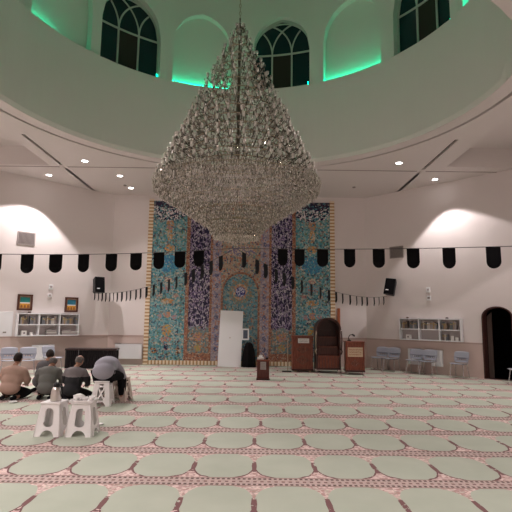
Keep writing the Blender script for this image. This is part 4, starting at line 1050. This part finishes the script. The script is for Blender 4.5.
for q in range(6):
    rg = MB(); zq = 3.9 - q * 0.17; rq = lrad(zq) - 0.06
    rg.tube([(rq * math.cos(2 * PI * k / 40), rq * math.sin(2 * PI * k / 40), Z(zq) + .02) for k in range(41)], 0.009, 5, cap=False); rg.build('tier_ring', M['brass'], chd)
for k in range(420):   # flat underside
    a = rnd.uniform(0, 2 * PI); r = 0.38 * math.sqrt(rnd.random()); zz = 3.02 - 0.16 * max(0, 1 - r / .16)
    bead(beads, r * math.cos(a), r * math.sin(a), Z(zz), rnd.uniform(.010, .015), rnd.uniform(.05, .08))
o = beads.build('crystal_drops', M['crystal'], chd, recalc=False); o['kind'] = 'stuff'
o = beads_d.build('smoky_crystal_drops', M['crystal_dark'], chd, recalc=False); o['kind'] = 'stuff'

# ------------------------------------------------------------------ plastic stools
def stool(label, loc, rz, pattern='oval', group=None, tint='plastic'):
    t = thing('plastic_stool', label, 'stool', loc, rz, group)
    h, wt, wb = 0.42, 0.125, 0.185
    def side(k):
        mb = MB(); outer = [(-1, 0), (-.78, 0)]
        outer += [(-.42 - .12 * 0, 0)] if 0 else []
        ar = [(.50 * math.cos(PI - PI * i / 8), .085 * math.sin(PI * i / 8)) for i in range(9)]
        outer = [(-1, 0)] + [(-.52, 0)] + ar[0:0] + [(x, z) for x, z in ar] + [(.52, 0), (1, 0), (1, h), (-1, h)]
        holes = []
        if pattern == 'oval':
            holes.append([(.42 * math.cos(a), .242 + .05 * math.sin(a) + (.07 if math.sin(a) > 0 else -.07)) for a in [2 * PI * (i + .5) / 16 for i in range(16)]])
        else:
            c = .215
            holes += [[(-.42, c - .09), (-.10, c), (-.42, c + .09)], [(.42, c - .09), (.42, c + .09), (.10, c)], [(-.34, c + .115), (0, c + .03), (.34, c + .115)], [(-.34, c - .115), (.34, c - .115), (0, c - .03)],
                      [(.34 * math.cos(a), .375 + .018 * math.sin(a)) for a in [2 * PI * i / 10 for i in range(10)]]]
        ca, sa = math.cos(k * PI / 2), math.sin(k * PI / 2)
        def fn(u, v, w):
            hw_ = lerp(wb, wt, v / h); x = u * hw_; y = -(hw_ - w)
            return (x * ca - y * sa, x * sa + y * ca, v)
        mb.plate(outer, holes, 0.008, fn); return mb
    for k in range(4): side(k).build('side', M[tint], t)
    for sx in (-1, 1):
        for sy in (-1, 1):
            mb = MB(); mb.tube([(sx * (wb - .012), sy * (wb - .012), 0), (sx * (wt - .012), sy * (wt - .012), h)], [0.016, 0.014], 8); mb.build('leg', M[tint], t, smooth=True)
    mb = MB(); mb.box((0, 0, h + 0.006), (2 * wt + .03, 2 * wt + .03, 0.026)); mb.build('seat', M[tint], t, bevel=0.01)
    return t
M['plastic_beige'] = mat('beige_plastic', (0.60, 0.50, 0.45), 0.45)
stool('white plastic stool carrying the steel flask, an oval slot in its side', (-2.755, 6.72, 0), R(-2))
stool('white plastic stool carrying the tray of cups, an oval slot in its side', (-2.345, 6.72, 0), R(2))
stool('white plastic stool with lattice sides under the bowing man', (-2.775, 8.90, 0), R(4), 'lattice')
stool('beige plastic stool right behind the bowing man, beyond the lattice stool', (-2.60, 9.42, 0), R(-10), 'lattice', tint='plastic_beige')
fk = thing('vacuum_flask', 'steel vacuum flask with a black lid on the plastic stool', 'flask', (-2.735, 6.70, 0.440))
mb = MB(); mb.lathe([(0, 0), (.070, 0), (.072, .01), (.070, .08), (.064, .14), (.045, .185), (.040, .19), (0, .19)], 24); mb.build('body', M['steel'], fk, smooth=True)
mb = MB(); mb.lathe([(0, .188), (.043, .188), (.045, .20), (.040, .235), (.02, .245), (0, .245)], 20); mb.build('lid', M['blackplastic'], fk, smooth=True)
mb = MB(); mb.tube([(.042, 0, .20), (.085, 0, .19), (.09, 0, .12), (.068, 0, .06)], 0.009, 8); mb.build('handle', M['blackplastic'], fk, smooth=True)
ty = thing('serving_tray', 'white tray on the stool beside the flask stool', 'tray', (-2.345, 6.70, 0.440))
mb = MB(); mb.plate([(-.16, -.12), (.16, -.12), (.16, .12), (-.16, .12)], [], 0.008, lambda u, v, w: (u, v, w)); 
for (x, y, a, b) in ((0, -.12, .32, .01), (0, .12, .32, .01), (-.16, 0, .01, .25), (.16, 0, .01, .25)): mb.box((x, y, .014), (a, b, .024))
mb.build('dish', M['plastic'], ty)
cupm = None
for i, (x, y, lb) in enumerate(((-.09, -.05, 'nearest the flask'), (-.04, .04, 'second from the flask, toward the back'), (.03, -.03, 'in the middle of the tray'), (.09, .05, 'toward the back far side of the tray'), (.12, -.05, 'at the far front corner of the tray'))):
    lbl = 'small white tea cup on the tray, ' + lb
    if cupm is None:
        c_ = thing('tea_cup', lbl, 'cup', (-2.345 + x, 6.70 + y, 0.448), 0, 'tea cups on the tray')
        mb = MB(); mb.lathe([(0, 0), (.022, 0), (.034, .03), (.038, .055), (.034, .054), (.030, .03), (.018, .006), (0, .006)], 16); mb.build('bowl', M['plastic'], c_, smooth=True)
        mb = MB(); mb.tube([(.034, 0, .045), (.055, 0, .04), (.052, 0, .02), (.030, 0, .018)], 0.004, 6); mb.build('handle', M['plastic'], c_, smooth=True); cupm = c_
    else: dup(cupm, (-2.345 + x, 6.70 + y, 0.448), rnd.uniform(0, 6), lbl)
mb = MB(); mb.ell((0, 0, .035), (.075, .055, .045), None, 14, 8, lambda p: Vector((p.x * (1 + .2 * math.sin(5 * p.z)), p.y * (1 + .15 * math.sin(6 * p.x)), max(p.z, -.75))))
tag(mb.build('plastic_bag', M['paper'], smooth=True, loc=(-2.44, 6.77, 0.452)), 'crumpled white bag on the tray beside the cups', 'bag')
for i, (x, y, lb) in enumerate(((-2.27, 7.02, 'small white saucer on the carpet beside the tray stool, nearer the viewer'), (-2.30, 7.30, 'small white saucer on the carpet beside the tray stool, farther from the viewer'))):
    mb = MB(); mb.lathe([(0, .004), (.03, .004), (.055, .014), (.058, .017), (.03, .009), (0, .009)], 20); tag(mb.build('saucer', M['plastic'], loc=(x, y, 0.0), smooth=True), lb, 'saucer')
mb = MB(); mb.lathe([(0, .0), (.05, .0), (.075, .03), (.07, .03), (.045, .006), (0, .006)], 20); tag(mb.build('bowl', M['plastic'], loc=(-4.45, 8.98, 0.0), smooth=True), 'small white bowl on the carpet behind the man in beige', 'bowl')

# ------------------------------------------------------------------ people
def skin_mesh(nodes, edges, root, sub=2):
    names = list(nodes); idx = {n: i for i, n in enumerate(names)}
    me = bpy.data.meshes.new('tmp'); me.from_pydata([nodes[n][0] for n in names], [(idx[a], idx[b]) for a, b in edges], [])
    o = bpy.data.objects.new('tmp', me); COL.objects.link(o)
    sk = o.modifiers.new('skin', 'SKIN'); sk.use_smooth_shade = True; sk.branch_smoothing = 0.6
    sb = o.modifiers.new('sub', 'SUBSURF'); sb.levels = sub; sb.render_levels = sub
    for i, n in enumerate(names):
        r = nodes[n][1]; v = me.skin_vertices[0].data[i]; v.radius = r if isinstance(r, tuple) else (r, r); v.use_root = (n == root)
    bpy.context.view_layer.update()
    ev = o.evaluated_get(bpy.context.evaluated_depsgraph_get()); m2 = bpy.data.meshes.new_from_object(ev)
    vs = [tuple(v.co) for v in m2.vertices]; fs = [tuple(p.vertices) for p in m2.polygons]
    bpy.data.objects.remove(o); bpy.data.meshes.remove(me); bpy.data.meshes.remove(m2)
    return vs, fs
def head_parts(mb, Mh):
    """head facing +y about its own centre; material 0 skin, 1 eye, 2 lip"""
    mb.mi = 0
    def fn(p):
        q = p.copy()
        if q.z < 0: q.x *= 1 - 0.28 * (-q.z) ** 1.3; q.y *= 1 - 0.10 * (-q.z)
        if q.y > 0 and q.z > -0.2: q.y *= 0.95
        if q.y < 0 and q.z < -0.3: q.y *= 0.80
        return q
    mb.ell((0, 0, 0), (.077, .096, .118), Mh, 20, 14, fn)
    mb.ell((0, .095, -.018), (.013, .022, .026), Mh, 8, 6); mb.ell((0, .078, .012), (.009, .018, .03), Mh, 8, 6)      # nose and bridge
    mb.ell((0, .088, .022), (.045, .010, .010), Mh, 10, 5)                                                     # brow
    for s_ in (-1, 1):
        mb.ell((s_ * .079, -.005, -.008), (.010, .020, .033), Mh, 8, 8)
        mb.mi = 1; mb.ell((s_ * .030, .084, .004), (.013, .008, .007), Mh, 8, 6); mb.mi = 0
    mb.mi = 2; mb.ell((0, .083, -.060), (.023, .008, .008), Mh, 8, 6); mb.mi = 0
def hand_parts(mb, wrist, dirv, palm_n, side):
    d = Vector(dirv).normalized(); n = Vector(palm_n).normalized(); n = (n - d * n.dot(d)).normalized(); s_ = d.cross(n) * side
    w = Vector(wrist)
    X = Matrix((s_, d, n)).transposed().to_4x4(); X.translation = w
    mb.ell((0, .045, 0), (.040, .052, .015), X, 12, 8)
    for x, L in ((-.030, .062), (-.010, .072), (.011, .068), (.030, .052)):
        pts = [(x * .85, .060, 0), (x, .088, -.002), (x * 1.05, .088 + L * .45, -.012), (x * 1.05, .088 + L * .75, -.030)]
        mb.tube(pts, [.0095, .009, .0082, .0065], 7, X)
    mb.tube([(-.030, .020, -.002), (-.055, .045, -.008), (-.064, .072, -.016), (-.060, .092, -.024)], [.012, .011, .0095, .007], 7, X)
def person(label, loc, rz, J, clothes, hair, scale=1.0, shirt_split=None):
    """J: joint name -> (pos, radius)"""
    t = thing('person', label, 'person', loc, rz)
    body = {k: v for k, v in J.items() if not k.startswith('_')}
    E_ = [('pelvis', 'waist'), ('waist', 'chest'), ('chest', 'neck0'), ('neck0', 'neck1')]
    for s_ in 'LR':
        E_ += [('chest', 'sh' + s_), ('sh' + s_, 'el' + s_), ('el' + s_, 'wr' + s_), ('pelvis', 'hip' + s_), ('hip' + s_, 'kn' + s_), ('kn' + s_, 'an' + s_), ('an' + s_, 'toe' + s_)]
    thin = {k: (v[0], tuple(x * 0.72 for x in v[1]) if isinstance(v[1], tuple) else v[1] * (0.80 if k[:2] not in ('ne', 'an', 'to', 'wr') else 1)) for k, v in body.items()}
    thin['neck0'] = (body['neck0'][0], body['neck0'][1] * .82); thin['chest'] = (tuple(Vector(body['chest'][0]) - Vector((0, 0, .01))), tuple(x * .64 for x in body['chest'][1]))
    vs, fs = skin_mesh(thin, E_, 'pelvis')
    mb = MB(); mb.add(vs, fs)
    Mh = Matrix.Translation(J['_head'][0]) @ Matrix.Rotation(J['_head'][2], 4, 'Z') @ Matrix.Rotation(J['_head'][1], 4, 'X')
    head_parts(mb, Mh)
    for s_, sg in (('L', -1), ('R', 1)):
        d = Vector(body['wr' + s_][0]) - Vector(body['el' + s_][0])
        hp, hn = J.get('_hand' + s_, (tuple(d), (0, 0, 1)))
        hand_parts(mb, body['wr' + s_][0], hp, hn, sg)
    o = mb.build('body', [M['skin'], M['eye'], M['lip']], t, smooth=True)
    # shirt and trousers as looser shells over the same joints
    up_ = {k: v for k, v in body.items() if k in ('pelvis', 'waist', 'chest', 'neck0', 'shL', 'shR', 'elL', 'elR', 'wrL', 'wrR')}
    def grow(v, a): r = v[1]; return (v[0], tuple(x + a for x in r) if isinstance(r, tuple) else r + a)
    up2 = {k: grow(v, 0.022) for k, v in up_.items()}

    up2['wrL'] = (tuple(Vector(body['elL'][0]).lerp(Vector(body['wrL'][0]), .88)), body['wrL'][1] + .014); up2['wrR'] = (tuple(Vector(body['elR'][0]).lerp(Vector(body['wrR'][0]), .88)), body['wrR'][1] + .014)
    up2['neck0'] = (body['neck0'][0], body['neck0'][1] + .030)
    vs, fs = skin_mesh(up2, [e for e in E_ if e[0] in up2 and e[1] in up2], 'pelvis')
    rr_ = random.Random(int(abs(loc[0] * 1000)))
    ph = rr_.uniform(0, 6)
    vs = [(x + .006 * math.sin(z * 38 + ph + x * 9), y + .008 * math.sin(z * 31 + x * 17 + ph), z + .003 * math.sin(x * 40)) for x, y, z in vs]
    mb = MB(); mb.add(vs, fs)
    for c_, r_ in J['_vol']: mb.ell(c_, r_, None, 18, 12)
    sh_ = mb.build('shirt', clothes[0], t, smooth=True)
    q_ = sh_.modifiers.new('remesh', 'REMESH'); q_.mode = 'VOXEL'; q_.voxel_size = 0.016; q_.use_smooth_shade = True
    q_ = sh_.modifiers.new('relax', 'SMOOTH'); q_.factor = 0.6; q_.iterations = 7
    dn = {k: grow(v, 0.012) for k, v in body.items() if k in ('pelvis', 'hipL', 'hipR', 'knL', 'knR', 'anL', 'anR')}
    pr_ = body['pelvis'][1]; dn['pelvis'] = (body['pelvis'][0], (pr_[0] * .88, pr_[1] * .88))
    thin_ = 1
    vs, fs = skin_mesh(dn, [e for e in E_ if e[0] in dn and e[1] in dn], 'pelvis')
    vs = [(x, y, max(z, 0.004)) for x, y, z in vs]
    mb = MB(); mb.add(vs, fs); mb.build('trousers', clothes[1], t, smooth=True)
    for s_ in 'LR':
        mb = MB(); a, b = Vector(body['an' + s_][0]), Vector(body['toe' + s_][0]); mb.tube([a, a.lerp(b, .5), b, b + (b - a) * .15], [.040, .044, .038, .02], 10)
        mb.v = [(x, y, max(z, 0.003)) for x, y, z in mb.v]; mb.build('sock', clothes[2] if len(clothes) > 2 else M['trousers'], t, smooth=True)
    # hair: cap round the back and sides; bald crown optional
    mb = MB(); kind, hm = hair; vsx = []; nu, nv = 22, 12
    g = {}
    for j in range(nv + 1):
        for i in range(nu):
            az = 2 * PI * i / nu; el = -0.75 + (PI / 2 + 0.75) * j / nv
            x, y, z = math.cos(el) * math.cos(az), math.cos(el) * math.sin(az), math.sin(el)
            ok = (y < 0.42 or z > 0.72) and z > (-0.62 if y < -0.1 else (-0.1 if y < 0.25 else 0.55))
            if kind == 'bald' and (z > 0.45): ok = False
            g[(j, i)] = (ok, len(vsx)); k_ = 1.06 if z > -0.3 else 1.03
            yy = y * (0.80 if (y < 0 and z < -.3) else 1.0)
            vsx.append((x * .077 * k_ * (1 - .28 * max(0, -z) ** 1.3), yy * .096 * k_ * 1.02, z * .118 * k_))
    fx = [(g[(j, i)][1], g[(j, (i + 1) % nu)][1], g[(j + 1, (i + 1) % nu)][1], g[(j + 1, i)][1]) for j in range(nv) for i in range(nu) if g[(j, i)][0] and g[(j, (i + 1) % nu)][0] and g[(j + 1, i)][0]]
    mb.add(vsx, fx, Mh); h_ = mb.build('hair', hm, t, smooth=True); sd_ = h_.modifiers.new('thick', 'SOLIDIFY'); sd_.thickness = 0.008; sd_.offset = 1
    t.scale = (scale, scale, scale)
    return t
def kneel(lean=0.05, head_pitch=-0.35, wide=1.0, headz=0.845, sh=0.195):
    w = wide
    return {'_vol': [((0, -.04, .24), (.185 * w, .135, .14)), ((0, lean * .3 - .01, .38), (.188 * w, .135, .18)), ((0, lean * .8, .53), (.205 * w, .135, .16))], 'pelvis': ((0, -.02, .21), (.165 * w, .125)), 'waist': ((0, lean * .25, .36), (.165 * w, .115)), 'chest': ((0, lean * .7, .54), (.175 * w, .115)), 'neck0': ((0, lean * 1.2, .665), .062), 'neck1': ((0, lean * 1.8, .735), .052),
            'shL': ((-sh, lean, .60), .070), 'shR': ((sh, lean, .60), .070), 'elL': ((-sh - .065, lean + .06, .36), .052), 'elR': ((sh + .065, lean + .06, .36), .052),
            'wrL': ((-.12, lean + .26, .27), .034), 'wrR': ((.12, lean + .26, .27), .034),
            'hipL': ((-.11, .06, .17), .10), 'hipR': ((.11, .06, .17), .10), 'knL': ((-.20, .42, .10), .072), 'knR': ((.20, .42, .10), .072),
            'anL': ((-.13, .02, .065), .050), 'anR': ((.13, .02, .065), .050), 'toeL': ((-.11, -.14, .045), .036), 'toeR': ((.11, -.14, .045), .036),
            '_head': ((0, lean * 2.4 + .02, headz - .03), head_pitch, 0.0), '_handL': ((.3, 1, -.25), (0, .2, 1)), '_handR': ((-.3, 1, -.25), (0, .2, 1))}
def two_tone():
    g = G('two_tone_sweater'); v, x, y, z = g.xyz(); nz = g.noise(v, 20, 2)
    g.put(g.b.inputs['Base Color'], g.mix(g.gt(g.m('ADD', z, g.m('MULTIPLY', nz, 0.02)), 0.50), (0.012, 0.012, 0.015), (0.17, 0.15, 0.155)))
    g.b.inputs['Roughness'].default_value = 0.9; return g.mat
J = kneel(0.07, -0.25, 1.18, 0.84, 0.215)
person('man in a beige shirt with dark hair sitting on the carpet, seen from behind', (-4.67, 9.30, 0), R(-4), J, (M['beige_shirt'], M['trousers']), ('full', M['hair_dark']), 0.935)
J = kneel(0.12, -0.75, 1.05, 0.80, 0.20); J['_head'] = ((0.02, .25, .765), -0.60, 0.1); J['neck1'] = ((0.01, .18, .715), .052)
person('man with a nearly bald head and grey-green jacket sitting on the carpet', (-4.04, 9.42, 0), R(4), J, (M['green_shirt'], M['trousers']), ('bald', M['hair_grey']), 0.90)
J = kneel(0.09, -0.5, 1.0, 0.82, 0.19); J['pelvis'] = ((0, -.02, .20), (.18, .14))
person('man in a sweater grey at the shoulders and black below, kneeling before the black table', (-3.45, 9.20, 0), R(-6), J, (two_tone(), M['trousers']), ('bald', M['hair_grey']), 0.93)
J = kneel(0.10, -0.4, 1.0, 0.82, 0.19); J['_head'] = ((0.0, .20, .80), -0.4, 0.9)
person('man in dark grey mostly hidden between the beige and grey-green men', (-4.52, 10.25, 0), R(-25), J, (M['grey_shirt'], M['trousers']), ('full', M['hair_dark']), 0.95)
# bowing man on the lattice stool
J = {'_vol': [((0, -.04, .60), (.215, .17, .155)), ((0, .10, .68), (.215, .20, .165)), ((0, .26, .70), (.225, .19, .155))], 'pelvis': ((0, -.02, .565), (.185, .135)), 'waist': ((0, .08, .68), (.185, .15)), 'chest': ((0, .27, .705), (.195, .155)), 'neck0': ((0, .43, .61), .062), 'neck1': ((0, .50, .56), .052),
     'shL': ((-.20, .35, .64), .075), 'shR': ((.20, .35, .64), .075), 'elL': ((-.27, .42, .43), .055), 'elR': ((.28, .36, .43), .055), 'wrL': ((-.17, .52, .50), .034), 'wrR': ((.17, .52, .50), .034),
     'hipL': ((-.10, .03, .52), .105), 'hipR': ((.11, .03, .52), .105), 'knL': ((-.14, .46, .47), .078), 'knR': ((.24, .42, .47), .085), 'anL': ((-.13, .46, .09), .050), 'anR': ((.27, .34, .09), .055),
     'toeL': ((-.14, .62, .045), .036), 'toeR': ((.30, .50, .045), .036), '_head': ((0, .585, .49), -1.35, 0.0), '_handL': ((.1, .8, -.5), (0, .5, 1)), '_handR': ((-.1, .8, -.5), (0, .5, 1))}
person('man in a pale grey shirt bowing low while seated on the lattice stool', (-2.77, 8.90, 0), R(4), J, (M['blue_shirt'], M['trousers']), ('full', M['hair_grey']), 1.0)
